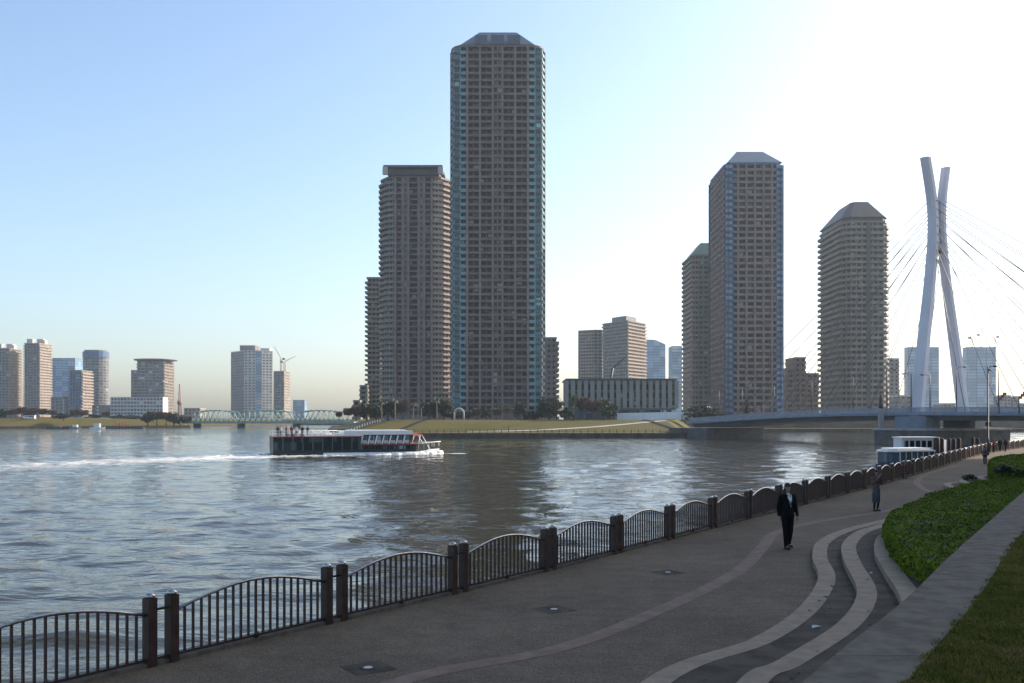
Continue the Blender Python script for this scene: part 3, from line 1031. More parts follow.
def block(name, label, cat, u0, u1, Y, depth, vtop, z0, mats, style_f, style_s=None, fh=3.2, roof_mi=0, group=None, base_h=0):
    """Axis-aligned high-rise by the photo columns of its front face."""
    xa, xb = W(u0, Y)[0], W(u1, Y)[0]
    pts = [(xa, Y), (xb, Y), (xb, Y + depth), (xa, Y + depth)]
    ss = style_s or style_f
    H = ZV(vtop, Y) - z0
    nf = max(1, int(round((H - base_h - 1.1) / fh)))
    fh = (H - base_h - 1.1) / nf
    return tower(name, label, cat, pts, [style_f, ss, style_f, ss], z0, nf, fh, mats, roof=(roof_mi,), group=group, base_h=base_h)


# slab half hidden behind the mauve tower, low stepped blocks at its foot
ML = [M['stripe_tile'], M['glass'], M['grey_tile']]
block('apartment_slab', 'narrow banded slab peeping out left of the mauve tower', 'apartment block', 366.5, 381, 610, 22, 277, GZ, ML, st(0, 2, 1, 0.9, 0.6, 0.42, 3, 0.7), fh=3.0)
block('apartment_block', 'small stepped block at the left foot of the banded slab', 'apartment block', 359.5, 367.5, 600, 18, 385, GZ, ML, st(2, 2, 1, 0.2, 0.2, 0.5, 3, 0.55), fh=3.0)
block('apartment_block', 'lowest small pale block at the left end of the island', 'apartment block', 353, 360, 590, 18, 400, GZ, ML, st(0, 2, 1, 0.5, 0.2, 0.5, 3, 0.55), fh=3.0)
# right of the tallest tower
ML = [M['tan_tile'], M['glass'], M['mauve_tile']]
block('apartment_block', 'narrow tan block with jutting balconies right of the tallest tower', 'apartment block', 541, 557, 560, 26, 337, GZ, ML, st(2, 2, 1, 0.15, 0.2, 0.55, 3, 0.5), st(0, 0, 1, 1.2, 0.4, 0.42, 3.2, 0.6), fh=3.0)

# pair of apartment towers behind the low office building
ML = [M['grey_tile'], M['glass'], M['brown_light'], M['tan_tile'], M['roof_grey']]
pts = [W(602, 905), W(628, 870), W(646.5, 905), W(620, 942)]
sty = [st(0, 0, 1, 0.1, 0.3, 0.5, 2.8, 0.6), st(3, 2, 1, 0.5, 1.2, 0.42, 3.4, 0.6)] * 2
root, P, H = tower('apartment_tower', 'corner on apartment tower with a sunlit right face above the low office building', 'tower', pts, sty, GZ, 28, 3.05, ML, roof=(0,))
MB().prism([(p[0] * 0.55, p[1] * 0.55) for p in P], H + 1.1, H + 6.5).build('penthouse', ML[0], root)
pts = [W(578, 925), W(594, 915), W(602, 915), W(603, 950), W(582, 955)]
sty = [st(3, 0, 1, 0.5, 0.3, 0.5, 3, 0.6)] + [st(0, 0, 1, 0.1, 0.3, 0.45, 3, 0.65)] * 4
tower('apartment_tower', 'grey apartment tower touching the left side of the corner on one', 'tower', pts, sty, GZ, 27, 3.0, ML, roof=(0,))

# blue glass towers far behind
ML = [M['blue_tile'], M['glass_blue'], M['roof_blue'], M['pale_tile']]
gst = st(0, 0, 1, 0.05, 0.05, 0.22, 6, 0.94)
xa, xb = W(645, 1400)[0], W(665.5, 1400)[0]
root, P, H = tower('office_tower', 'blue glass tower with a slanting top right of the corner on apartment tower', 'tower', [(xa, 1400), (xb, 1400), (xb, 1440), (xa, 1440)], [gst] * 4, 2, 27, 3.8, ML, roof=(0,))
b = MB()
w2 = (xb - xa) / 2
b.prism([(-w2, -20), (w2 * 0.0, -20), (w2, -20), (w2, 20), (-w2, 20)], H + 1.1, [H + 10.5, H + 10, H + 3.5, H + 3.5, H + 10.5])
b.build('crown', ML[1], root)
block('office_tower', 'small blue tower seen in the gap left of the green and brown tower', 'tower', 672, 682, 1300, 30, 346, 2, ML, gst, fh=3.8)
ML2 = [M['pale_tile'], M['glass_blue'], M['blue_tile']]
r1 = block('office_tower', 'pale blue glass tower seen between the pylon legs', 'tower', 908, 939, 1200, 12, 347, 2, ML, st(0, 0, 1, 0.05, 0.05, 0.22, 9, 0.86), fh=3.8)
r2 = block('office_tower', 'pale blue glass tower right of the pylon with cranes on its roof', 'tower', 967, 996, 1200, 12, 347, 2, ML, st(0, 0, 1, 0.05, 0.05, 0.22, 12, 0.9), fh=3.8)


def site_crane(label, u, Y, zb, v_top, jib, ang, colour):
    x, y = W(u, Y)
    h = ZV(v_top, Y) - zb
    o = thing('tower_crane', label, 'crane', (x, y, zb))
    mb = MB()
    s = 0.9
    for sx, sy in ((-s, -s), (s, -s), (s, s), (-s, s)):
        mb.tube([(sx, sy, 0), (sx, sy, h)], 0.16, 5)
    nz = max(2, int(h / 2.5))
    for k in range(nz):
        za, zb_ = h * k / nz, h * (k + 1) / nz
        for (ax, ay), (bx, by) in (((-s, -s), (s, -s)), ((s, -s), (s, s)), ((s, s), (-s, s)), ((-s, s), (-s, -s))):
            mb.tube([(ax, ay, za), (bx, by, zb_)], 0.1, 4)
    mb.build('mast', colour, o)
    j = MB()
    c, s_ = math.cos(ang), math.sin(ang)
    tip = Vector((jib * c, 0, h + jib * s_))
    j.tube([(0, -0.5, h), tip], 0.16, 5)
    j.tube([(0, 0.5, h), tip], 0.16, 5)
    j.tube([(0, 0, h + 1.4), tip], 0.14, 5)
    for k in range(10):
        t = k / 10
        p = Vector((0, -0.5, h)).lerp(tip, t)
        q = Vector((0, 0, h + 1.4)).lerp(tip, min(1, t + 0.1))
        r__ = Vector((0, 0.5, h)).lerp(tip, min(1, t + 0.1))
        j.tube([p, q], 0.08, 4); j.tube([p, r__], 0.08, 4)
    j.build('jib', colour, o)
    b_ = MB()
    b_.box(-3.4 * (1 if c > 0 else -1) - 1.4, -3.4 * (1 if c > 0 else -1) + 1.4, -1.3, 1.3, h - 1.0, h + 1.2)
    b_.build('counterweight', M['dark_steel'], o)
    return o
zr = ZV(347, 1200)
site_crane('crane on the left end of the roof of the right blue glass tower', 972, 1206, zr, 338, 9, R(70), M['red_steel'])
site_crane('crane on the middle of the roof of the right blue glass tower', 981, 1206, zr, 335, 9, R(80), M['red_steel'])
site_crane('crane on the right end of the roof of the right blue glass tower', 995, 1206, zr, 337, 9, R(100), M['red_steel'])

# brown stepped blocks between the two right towers, pale ones by the pylon
ML = [M['brown_tile'], M['glass'], M['brown_light']]
bs = st(0, 0, 1, 0.1, 0.3, 0.55, 3.2, 0.5)
block('apartment_block', 'brown block, tallest of the stepped three between the right hand towers', 'apartment block', 795, 806, 600, 22, 357, GZ, ML, bs, fh=3)
block('apartment_block', 'brown block stepping down on the left of the stepped three', 'apartment block', 786, 795, 598, 20, 368, GZ, ML, bs, fh=3)
block('apartment_block', 'brown block stepping down on the right of the stepped three', 'apartment block', 806, 819, 604, 20, 373, GZ, ML, bs, fh=3)
ML = [M['pale_tile'], M['glass'], M['grey_tile']]
ps = st(2, 2, 1, 0.1, 0.3, 0.5, 3.2, 0.5)
block('apartment_block', 'pale narrow block squeezed between the striped tower and the pylon', 'apartment block', 880, 899.5, 760, 20, 358, GZ, ML, ps, fh=3)
block('house_block', 'low pale block behind the deck at the foot of the left pylon leg', 'building', 900, 912, 700, 20, 395, GZ, ML, ps, fh=3)
block('house_block', 'low stepped pale block between the pylon legs just above the deck', 'building', 943, 956, 800, 20, 403, GZ, ML, ps, fh=3)
block('house_block', 'small pale block right of the cranes, just above the bridge railing', 'building', 1004, 1011, 900, 20, 395, GZ, ML, ps, fh=3)
block('house_block', 'small pale block at the right end of the skyline, by the signal', 'building', 1013, 1019, 900, 20, 396, GZ, ML, ps, fh=3)
block('house_block', 'wide low block filling the right end of the skyline', 'building', 998, 1040, 950, 20, 403, GZ, ML, ps, fh=3)

# low office building with pale fins
ML = [M['grey_tile'], M['glass'], M['dark_panel'], M['pale_tile'], M['green_tile']]
Yo = 395
xa, xb = W(566.5, Yo)[0], W(676.5, Yo)[0]
zt = ZV(378.5, Yo)
office = thing('office_building', 'low dark office building with upright pale fins behind a white hoarding', 'building', (xa, Yo, GZ))
Wd, Hh = xb - xa, zt - GZ
b = MB()
b.box(0.3, Wd - 0.3, 0.5, 30, 0, Hh - 0.6)
b.build('body', M['dark_panel'], office)
MB().box(-0.2, Wd + 0.2, -0.2, 30.4, Hh - 0.6, Hh).build('roof_slab', M['dark_panel'], office)
nfin = 17
fin = MB().box(-0.8, 0.8, -0.35, 0.45, 4.6, Hh - 0.8).mesh('fin', M['fin_grey'])
winm = MB()
winm.box(-0.85, 0.85, -0.02, 0.3, 0, 2.3)
wmesh = winm.mesh('window', M['glass'])
frm = MB().box(-0.9, 0.9, -0.1, 0.1, -0.25, -0.02).mesh('sill', M['grey_tile'])
for k in range(nfin + 1):
    link('fin', fin, office, (Wd * k / nfin, 0.0, 0))
for k in range(nfin):
    for f in range(3):
        o = link('window', wmesh, office, (Wd * (k + 0.5) / nfin, 0.3, 5.0 + f * 3.35))
        link('sill', frm, o)
MB().box(0, Wd, -0.1, 0.5, 4.0, 4.6).build('lintel_band', M['green_tile'], office)
for k in range(8):
    MB().box(Wd * k / 8 + 0.3, Wd * (k + 1) / 8 - 0.3, 0.2, 0.46, 0.2, 3.9).build('shop_window', M['glass_teal'], office)
# white hoarding in front
hx0, hx1, hy = W(617, 352)[0], W(693, 352)[0], 352
hb = thing('hoarding', 'long plain white construction hoarding before the low office building', 'hoarding', (hx0, hy, GZ))
npn = 14
pm = MB().box(0.02, (hx1 - hx0) / npn - 0.02, 0, 0.08, 0.0, 2.6).mesh('panel', M['white_panel'])
for k in range(npn):
    link('panel', pm, hb, ((hx1 - hx0) * k / npn, 0, -0.25 + 0.6 * k / npn))
# boom of a mobile crane behind the office
o = thing('mobile_crane', 'dark crane boom slanting up from behind the low office building', 'crane', (*W(609, 430), GZ))
mb = MB()
z0_, z1_, z2_ = ZV(378, 430) - GZ - 4, ZV(368, 430) - GZ, ZV(355, 430) - GZ
mb.tube([(-1, 0, z0_ - 6), (1.6, 0, z1_)], 0.55, 6)
mb.build('boom', M['dark_steel'], o)
MB().tube([(1.4, 0, z1_ - 0.3), (8.2, 0, z2_)], 0.3, 6).build('jib', M['dark_steel'], o)
MB().box(-3.5, 2, -1.4, 1.4, 0.6, 3.0).build('cab', M['dark_steel'], o)

# ------------------------------------------------------------------ the far left skyline
ML = [M['tan_tile'], M['glass_hazed'], M['grey_tile'], M['pale_tile'], M['mauve_tile']]
fs = st(2, 2, 1, 0.1, 0.3, 0.5, 3.4, 0.55)
fs2 = st(0, 0, 1, 0.6, 0.6, 0.5, 3.8, 0.55)
for lab, u0, u1, vt in (('tan and grey tower at the left edge of the picture', -8, 9, 348), ('tan and grey tower second from the left edge, taller than its twin', 24, 39.5, 343)):
    root, P, H = block('apartment_tower', lab, 'tower', u0, u1, 1100, 30, vt, 3, ML, fs, fs2, fh=3.1, group='twin tan towers at far left')
    for k, (dx, dy, w_, h_) in enumerate(((-0.5, -6, 3.2, 5), (0.45, 2, 3.6, 4.2), (0.0, 8, 3.4, 6))):
        MB().box(-w_, w_, -w_, w_, 0, h_).build('roof_block', M['pale_tile'], root, (dx * 10, dy, H + 1.1))
ML = [M['blue_tile'], M['glass_blue'], M['roof_blue'], M['pale_tile']]
block('office_tower', 'flat topped blue glass tower behind the second tan tower', 'tower', 50, 75, 1500, 30, 358, 3, ML, gst, fh=3.8)
ML = [M['grey_tile'], M['glass_hazed'], M['tan_tile'], M['pale_tile'], M['blue_tile']]
block('apartment_block', 'short grey block with tan balconies before the round tower', 'apartment block', 69, 82, 1000, 26, 370, 3, ML, st(4, 0, 1, 0.1, 0.3, 0.5, 3.2, 0.6), st(2, 2, 1, 0.9, 0.5, 0.45, 3.6, 0.6), fh=3.1)
block('office_block', 'small grey box with a white right side below the blue glass tower', 'building', 51, 63, 1000, 14, 397, 3, [M['grey_tile'], M['glass_hazed'], M['white_panel']], st(0, 0, 1, 0.05, 0.1, 0.5, 4, 0.4), st(2, 2, 1, 0.05, 0.1, 0.7, 5, 0.3), fh=3.3)
cx, cy = W(96, 1300)
pts = [(cx + 15.8 * math.cos(2 * math.pi * k / 20), cy + 15.8 * math.sin(2 * math.pi * k / 20)) for k in range(20)]
root, P, H = tower('office_tower', 'round grey tower with a darker band at its top', 'tower', pts, [st(0, 0, 1, 0.1, 0.1, 0.45, 5, 0.8)] * 20, 3, 22, 3.6, ML, roof=(4,))
MB().prism([(p[0] * 1.03, p[1] * 1.03) for p in P], H + 1.1, H + 8.5).build('crown_band', M['blue_tile'], root)
MB().prism([(p[0] * 0.9, p[1] * 0.9) for p in P], H + 8.5, H + 10.5).build('roof', M['roof_grey'], root)
block('office_block', 'low brownish block between the round tower and the wide white block', 'building', 92, 111, 960, 20, 405, 3, [M['mauve_tile'], M['glass_hazed']], st(0, 0, 1, 0.05, 0.1, 0.5, 4, 0.5), fh=3.2)
block('office_block', 'long white block with rows of windows behind the left shore', 'building', 110.5, 163, 900, 13, 397, 3, [M['pale_tile'], M['glass_hazed'], M['white_panel']], st(0, 0, 1, 0.05, 0.15, 0.5, 3.0, 0.7), st(2, 2, 1, 0.05, 0.15, 0.8, 5, 0.3), fh=3.1)
root, P, H = block('office_tower', 'broad grey tower under a thin overhanging disc roof', 'tower', 137, 164, 1200, 36, 361, 3, [M['mauve_tile'], M['glass_hazed'], M['tan_tile'], M['grey_tile']], st(3, 3, 1, 0.1, 0.1, 0.4, 4.5, 0.8), st(2, 2, 1, 0.8, 0.3, 0.3, 5, 0.6), fh=3.6)
MB().lathe([(20, 0), (25, 0.8), (25.5, 2.0), (10, 2.6)], 28).build('disc_roof', M['mauve_tile'], root, (0, 0, H + 1.8))
MB().box(-14, 14, -12, 12, 0, 1.0).build('roof_block', M['mauve_tile'], root, (0, 0, H + 1.0))
block('office_block', 'lower grey wing on the left of the disc roofed tower', 'building', 131, 136.8, 1205, 26, 370, 3, [M['grey_tile'], M['glass_hazed']], st(0, 0, 1, 0.1, 0.1, 0.4, 4.5, 0.8), fh=3.6)
block('office_block', 'low tan block behind the left end of the green bridge', 'building', 184, 200, 1020, 20, 408, 3, [M['tan_tile'], M['glass_hazed']], st(0, 0, 1, 0.05, 0.1, 0.5, 4, 0.5), fh=3.2)
# red lattice mast
x, y = W(179.5, 1010)
o = thing('radio_mast', 'thin red lattice mast right of the disc roofed tower', 'mast', (x, y, 3))
mb = MB()
h = ZV(384, 1010) - 3
for a in range(3):
    c, s_ = math.cos(a * 2.094), math.sin(a * 2.094)
    mb.tube([(2.6 * c, 2.6 * s_, 0), (1.3 * c, 1.3 * s_, h * 0.45), (0.3 * c, 0.3 * s_, h)], [0.4, 0.35, 0.25], 5)
    for k in range(6):
        t0, t1 = k / 6 * 0.5, (k + 1) / 6 * 0.5
        r0_, r1_ = 2.6 - 2.6 * t0, 2.6 - 2.6 * t1
        c2, s2 = math.cos((a + 1) * 2.094), math.sin((a + 1) * 2.094)
        mb.tube([(r0_ * c, r0_ * s_, h * t0), (r1_ * c2, r1_ * s2, h * t1)], 0.22, 4)
mb.build('lattice', M['red_steel'], o)
MB().lathe([(2.2, 0), (2.2, 4)], 10).build('platform', M['red_steel'], o, (0, 0, h * 0.42))
# big pale office tower and the one under construction
ML = [M['pale_tile'], M['glass_hazed'], M['mauve_tile'], M['glass_blue'], M['grey_tile']]
pts = [W(231, 1330), W(244, 1300), W(256, 1300), W(261, 1303), W(272.5, 1312), W(272.5, 1350), W(231, 1365)]
sty = [st(2, 2, 1, 0.1, 0.1, 0.5, 5, 0.6), st(0, 0, 1, 0.1, 0.1, 0.55, 5, 0.6), st(4, 4, 3, 0.0, 0.3, 0.2, 6, 0.95), st(0, 0, 1, 0.1, 0.1, 0.55, 5, 0.6), st(0, 0, 1, 0.1, 0.1, 0.5, 5, 0.6), st(0, 0, 1, 0.1, 0.1, 0.5, 5, 0.6), st(2, 2, 1, 0.1, 0.1, 0.5, 5, 0.6)]
root, P, H = tower('office_tower', 'broad pale tower with a darker left face above the green bridge', 'tower', pts, sty, 3, 24, 3.7, ML, roof=(0,))
MB().box(-12, 8, -12, 12, 0, 7.5).build('penthouse', M['mauve_tile'], root, (-2, 2, H + 1.1))
MB().box(-6, 6, -8, 8, 0, 4).build('roof_block', M['pale_tile'], root, (18, 2, H + 1.1))
root, P, H = block('office_tower', 'dark unfinished tower with red cranes right of the broad pale tower', 'tower', 273.5, 284, 1250, 34, 371, 3, [M['mauve_tile'], M['glass_hazed'], M['tan_tile'], M['grey_tile']], st(3, 0, 1, 0.1, 0.1, 0.3, 4, 0.8), st(2, 2, 1, 0.5, 0.2, 0.4, 4, 0.6), fh=3.6)
zr = 3 + H + 1
site_crane('red crane leaning left on the dark unfinished tower', 281, 1262, zr, 359, 20, R(118), M['red_steel'])
site_crane('red crane reaching right on the dark unfinished tower', 284.5, 1270, zr, 362, 17, R(28), M['red_steel'])
block('office_block', 'small distant bluish block right of the unfinished tower', 'building', 293, 304.5, 1500, 20, 400, 3, [M['blue_tile'], M['glass_blue']], gst, fh=3.6)

# unseen apartment block by the near promenade, sized so its shadow covers the foreground
ML = [M['tan_tile'], M['glass'], M['grey_tile']]
pts = [(44, 2), (111, 110), (96, 120), (29, 13)]
sty = [st(0, 2, 1, 0.8, 0.6, 0.42, 4, 0.6)] * 4
tower('apartment_block', 'unseen long tan apartment block behind the grass bank, placed to shade the promenade', 'apartment block', pts, sty, 0.2, 12, 3.1, ML, roof=(0,))

# ------------------------------------------------------------------ the cable-stayed bridge
BE = np.array([57.0, 300.0])                      # near edge of the deck at the island end
BD = np.array([0.443, -0.897])                    # along the deck, towards the near bank
BN = np.array([0.897, 0.443])                     # across the deck
def BP(s, t):
    p = BE + BD * s + BN * t
    return (p[0], p[1])
def deck_z(s):
    """Top of the railing along the deck."""
    return np.interp(s, [-20, 0, 20, 40, 60, 80, 110, 160, 210], [3.6, 4.1, 5.0, 5.75, 6.15, 6.2, 6.05, 5.5, 4.2])
bridge = thing('cable_stayed_bridge', 'blue road bridge hung by cables from a tall white split pylon', 'bridge', (*BE, 0))
def loc_(p): return (p[0] - BE[0], p[1] - BE[1])
S = np.linspace(-8, 205, 72)
mb = MB()
def sweep(mb, prof, mi=0):
    """prof: list of (t, dz below the railing top) loop swept along the deck."""
    vs_, fs = [], []
    n = len(prof)
    for s in S:
        for t, dz in prof:
            p = loc_(BP(s, t))
            vs_.append((*p, deck_z(s) + dz))
    for i in range(len(S) - 1):
        for k in range(n):
            a0, a1 = i * n + k, i * n + (k + 1) % n
            fs.append((a0, a1, a1 + n, a0 + n))
    fs.append(tuple(range(n)))
    fs.append(tuple(range(len(vs_) - n, len(vs_)))[::-1])
    mb.add(vs_, fs, mi)
sweep(mb, [(0.35, -1.1), (0.35, -1.7), (2.2, -1.9), (3.2, -2.9), (16.8, -2.9), (17.8, -1.9), (19.65, -1.7), (19.65, -1.1)])
mb.build('deck', M['bridge_blue'], bridge)
for t0 in (0.0, 19.7):
    mb = MB()
    sweep(mb, [(t0, -1.0), (t0, -1.75), (t0 + 0.3, -1.75), (t0 + 0.3, -1.0)])
    mb.build('fascia', M['bridge_blue2'], bridge)
    # railing: top tube, posts and fretted panels
    for s0 in np.arange(-6, 200, 6.4):
        rp = MB()
        for k in range(17):
            s = s0 + 6.4 * k / 17
            p = loc_(BP(s, t0 + 0.15))
            hh = 0.95
            w_ = 0.05 if k else 0.16
            rp.box(-w_, w_, -0.06, 0.06, -1.0, -1.0 + hh, 0, math.atan2(BD[1], BD[0]), (*p, deck_z(s)))
        a, b = loc_(BP(s0, t0 + 0.15)), loc_(BP(s0 + 6.4, t0 + 0.15))
        m_ = loc_(BP(s0 + 3.2, t0 + 0.15))
        rp.tube([(*a, deck_z(s0) - 0.02), (*m_, deck_z(s0 + 3.2) - 0.02), (*b, deck_z(s0 + 6.4) - 0.02)], 0.09, 5)
        for dz in (-0.35, -0.85):
            rp.tube([(*loc_(BP(s0 + 0.3, t0 + 0.15)), deck_z(s0) + dz), (*loc_(BP(s0 + 6.1, t0 + 0.15)), deck_z(s0 + 6.4) + dz)], 0.06, 4)
        # the swelling relief of each bay
        pts_ = [(*loc_(BP(s0 + 6.4 * q / 8, t0 - 0.04)), deck_z(s0) - 1.15 - 0.28 * math.sin(math.pi * q / 8)) for q in range(9)]
        rp.tube(pts_, 0.1, 5)
        rp.build('railing_panel', M['bridge_blue2'], bridge)

S0 = 78.2
def leg(tz, along=0.0):
    """A tapering hexagonal leg through (t, z, half width) stations."""
    vs_, fs = [], []
    for t, z, hw in tz:
        hl = hw * 1.25
        for dt, ds in ((-hw, -hl * 0.55), (-hw * 0.45, -hl), (hw * 0.45, -hl), (hw, -hl * 0.55), (hw, hl * 0.55), (hw * 0.45, hl), (-hw * 0.45, hl), (-hw, hl * 0.55)):
            p = loc_(BP(S0 + ds, t + dt))
            vs_.append((*p, z))
    n = 8
    for i in range(len(tz) - 1):
        for k in range(n):
            a0, a1 = i * n + k, i * n + (k + 1) % n
            fs.append((a0, a1, a1 + n, a0 + n))
    fs.append(tuple(range(n))[::-1])
    # slanting cut at the top
    fs.append(tuple(range(len(vs_) - n, len(vs_))))
    return vs_, fs
def curve_leg(stations, zs):
    z0_, t0_, w0_ = zip(*[(s[1], s[0], s[2]) for s in stations])
    out = []
    pts_ = spline([(s[1], s[0]) for s in stations], 6)
    for z, t in pts_:
        out.append((t, z, float(np.interp(z, z0_, w0_))))
    return out
LA = curve_leg([(1.6, 1.5, 1.3), (3.9, 20, 1.18), (6.2, 36, 1.05), (7.2, 46, 1.0), (6.9, 54, 0.98), (4.7, 64.2, 0.95)], None)
LB = curve_leg([(18.0, 1.5, 1.15), (14.6, 20, 1.05), (11.6, 36, 0.9), (10.2, 46, 0.85), (10.1, 54, 0.85), (11.4, 62.6, 0.85)], None)
for L_, lab in ((LA, None), (LB, None)):
    v_, f_ = leg(L_)
    mb = MB()
    mb.add(v_, f_)
    mb.build('pylon_leg', M['pylon_white'], bridge)
for k in range(7):
    z = 40.5 + k * 2.3
    ta, tb = np.interp(z, [s[1] for s in LA], [s[0] for s in LA]), np.interp(z, [s[1] for s in LB], [s[0] for s in LB])
    mb = MB()
    a = loc_(BP(S0 - 0.4, ta)); b = loc_(BP(S0 - 0.4, tb))
    mb.tube([(*a, z), (*b, z)], 0.55, 6)
    mb.build('crossbeam', M['red_steel'] if k % 2 else M['pylon_white'], bridge)
nc = 8
for side in (-1, 1):
    for pl, tt in ((LA, 1.0), (LB, 19.0)):
        for k in range(nc):
            s1 = S0 + side * (14 + k * 8.6)
            z1 = 41.0 + k * 1.9
            tp = float(np.interp(z1, [s[1] for s in pl], [s[0] for s in pl]))
            a, b = loc_(BP(S0 + side * 1.2, tp)), loc_(BP(s1, tt))
            MB().tube([(*a, z1), (*b, float(deck_z(s1)) - 1.1)], 0.085, 5).build('cable', M['cable_steel'], bridge)
# pier under the pylon
def rbox(mb, s0, s1, t0, t1, z0, z1, mi=0, cut=1.5):
    q = [(s0 + cut, t0), (s1 - cut, t0), (s1, t0 + cut), (s1, t1 - cut), (s1 - cut, t1), (s0 + cut, t1), (s0, t1 - cut), (s0, t0 + cut)]
    mb.prism([loc_(BP(s, t)) for s, t in q], z0, z1, mi)
mb = MB()
rbox(mb, S0 - 9, S0 + 9, -3.5, 23.5, -6, 1.0)
mb.build('pier', M['pier_stone'], bridge)
mb = MB()
rbox(mb, S0 - 9.3, S0 + 9.3, -3.8, 23.8, 1.0, 1.5)
mb.build('pier_cap', M['pier_concrete'], bridge)
for t in (2.0, 18.0):
    mb = MB()
    rbox(mb, S0 - 4.5, S0 + 4.5, t - 3.0, t + 3.0, 1.5, 4.2, 0, 0.8)
    mb.build('haunch', M['bridge_blue'], bridge)
mb = MB()
rbox(mb, -16, 3.5, -1.0, 21, -6, 0.9, 0, 0.3)
mb.build('abutment', M['pier_stone'], bridge)
# small figure on a pillar at the pylon
x, y = BP(S0 + 6 - 14, -0.9)
o = thing('statue', 'dark standing figure on a pale pillar beside the bridge railing left of the pylon', 'statue', (x, y, 1.5))
MB().prism([(-0.5, -0.5), (0.5, -0.5), (0.5, 0.5), (-0.5, 0.5)], 0.0, 4.6).build('pillar', M['pier_concrete'], o)
MB().lathe([(0.55, 4.6), (0.62, 5.2), (0.42, 6.2), (0.5, 6.9), (0.42, 7.3), (0.15, 7.5), (0.24, 7.75), (0.2, 8.05), (0.05, 8.15)], 10).build('figure', M['dark_steel'], o)


def bridge_lamp(label, u, v_top, arm):
    s = None
    best = 1e9
    for q in np.linspace(-5, 190, 800):
        x, y = BP(q, 0.9)
        e = abs(512 + 1000 * x / y - u)
        if e < best: best, s = e, q
    x, y = BP(s, 0.9)
    zb = float(deck_z(s)) - 1.1
    h = ZV(v_top, y) - zb
    o = thing('street_lamp', label, 'lamp', (x, y, zb), group='lamps along the bridge')
    MB().tube([(0, 0, 0), (0, 0, h * 0.5), (0, 0, h)], [0.16, 0.12, 0.09], 6).build('post', M['dark_steel'], o)
    MB().tube([(0, 0, h - 0.25), (arm * 0.9, 0, h + 0.05), (arm * 1.5, 0, h + 0.05)], 0.06, 5).build('arm', M['dark_steel'], o)
    MB().ball((arm * 1.8, 0, h + 0.02), (0.55, 0.3, 0.18), 8).build('lamp_head', M['dark_steel'], o)
for u, vt, arm, lab in (
        (719, 391, 1, 'bridge lamp nearest the island end of the bridge, before the blue cornered tower'),
        (742, 388, 1, 'bridge lamp before the middle of the blue cornered tower'),
        (774, 386, 1, 'bridge lamp at the right edge of the blue cornered tower'),
        (812, 381, 1, 'bridge lamp just left of the striped tower'),
        (853, 377, 1, 'bridge lamp before the middle of the striped tower'),
        (887, 370, 1, 'bridge lamp at the right edge of the striped tower'),
        (911, 374, -1, 'bridge lamp touching the foot of the left pylon leg'),
        (930, 375, -1, 'bridge lamp between the pylon legs'),
        (956, 367, 1, 'bridge lamp at the foot of the right pylon leg'),
        (998, 370, -1, 'bridge lamp right of the cranes, its arm pointing left')):
    bridge_lamp(lab, u, vt, arm)
for u, v, lab in ((999, 397, 'red signal gantry arm left of the low pale blocks above the bridge'), (1019, 396, 'red signal gantry arm at the right edge above the bridge')):
    x, y = W(u, 196)
    o = thing('traffic_signal', lab, 'signal', (x, y, 4.6))
    h = ZV(v, 196) - 4.6
    MB().tube([(0, 0, 0), (0, 0, h)], 0.11, 6).build('post', M['dark_steel'], o)
    for k in range(3):
        MB().box(-0.3, 0.3, -0.15, 0.15, -0.28, 0.28, 0, 0, (0.25 + 0.42 * k, 0, h - 0.3 + 0.45 * k)).build('signal_lamp', M['red_steel'], o)

# ------------------------------------------------------------------ green truss bridge far left
A, B = np.array(W(190, 668)), np.array(W(345, 650))
tb = thing('truss_bridge', 'pale green steel truss bridge low over the river at left', 'bridge', (*A, 0))
D = B - A
LT = np.linalg.norm(D); D /= LT
Nn = np.array([-D[1], D[0]])
def TP(s, t): return tuple(D * s + Nn * t)
zd = 1.9
mb = MB()
q = [TP(-6, 0), TP(LT + 6, 0), TP(LT + 6, 8), TP(-6, 8)]
mb.prism(q, zd - 1.3, zd)
mb.build('deck', M['dark_steel'] if False else M['truss_green'], tb)
spans = [(0, LT * 0.32), (LT * 0.32, LT * 0.68), (LT * 0.68, LT)]
for a, b in spans:
    for t in (0.2, 7.8):
        mb = MB()
        nb = 10
        H_ = lambda f: zd + 1.0 + 6.4 * math.sin(math.pi * min(max(f, 0.08), 0.92)) ** 0.2
        for k in range(nb):
            s0, s1 = a + (b - a) * k / nb, a + (b - a) * (k + 1) / nb
            z0_, z1_ = H_(k / nb), H_((k + 1) / nb)
            if k == 0: z0_ = zd
            if k == nb - 1: z1_ = zd
            mb.tube([(*TP(s0, t), z0_), (*TP(s1, t), z1_)], 0.32, 4)
            mb.tube([(*TP(s0, t), zd + 0.1), (*TP(s1, t), zd + 0.1)], 0.32, 4)
            mb.tube([(*TP(s0, t), z0_), (*TP(s1, t), zd)] if k >= nb // 2 else [(*TP(s0, t), zd), (*TP(s1, t), z1_)], 0.2, 4)
            mb.tube([(*TP(s0, t), zd), (*TP(s0, t), z0_)], 0.2, 4)
            mb.tube([(*TP(s0, t), zd + 1.3), (*TP(s1, t), zd + 1.3)], 0.1, 4)
        mb.build('truss', M['truss_green'], tb)
for s in (LT * 0.03, LT * 0.32, LT * 0.68):
    mb = MB()
    p = TP(s, 4)
    mb.lathe([(2.6, -5), (2.6, 0.6)], 12, (p[0], p[1], 0))
    mb.build('pier', M['pier_stone'], tb)

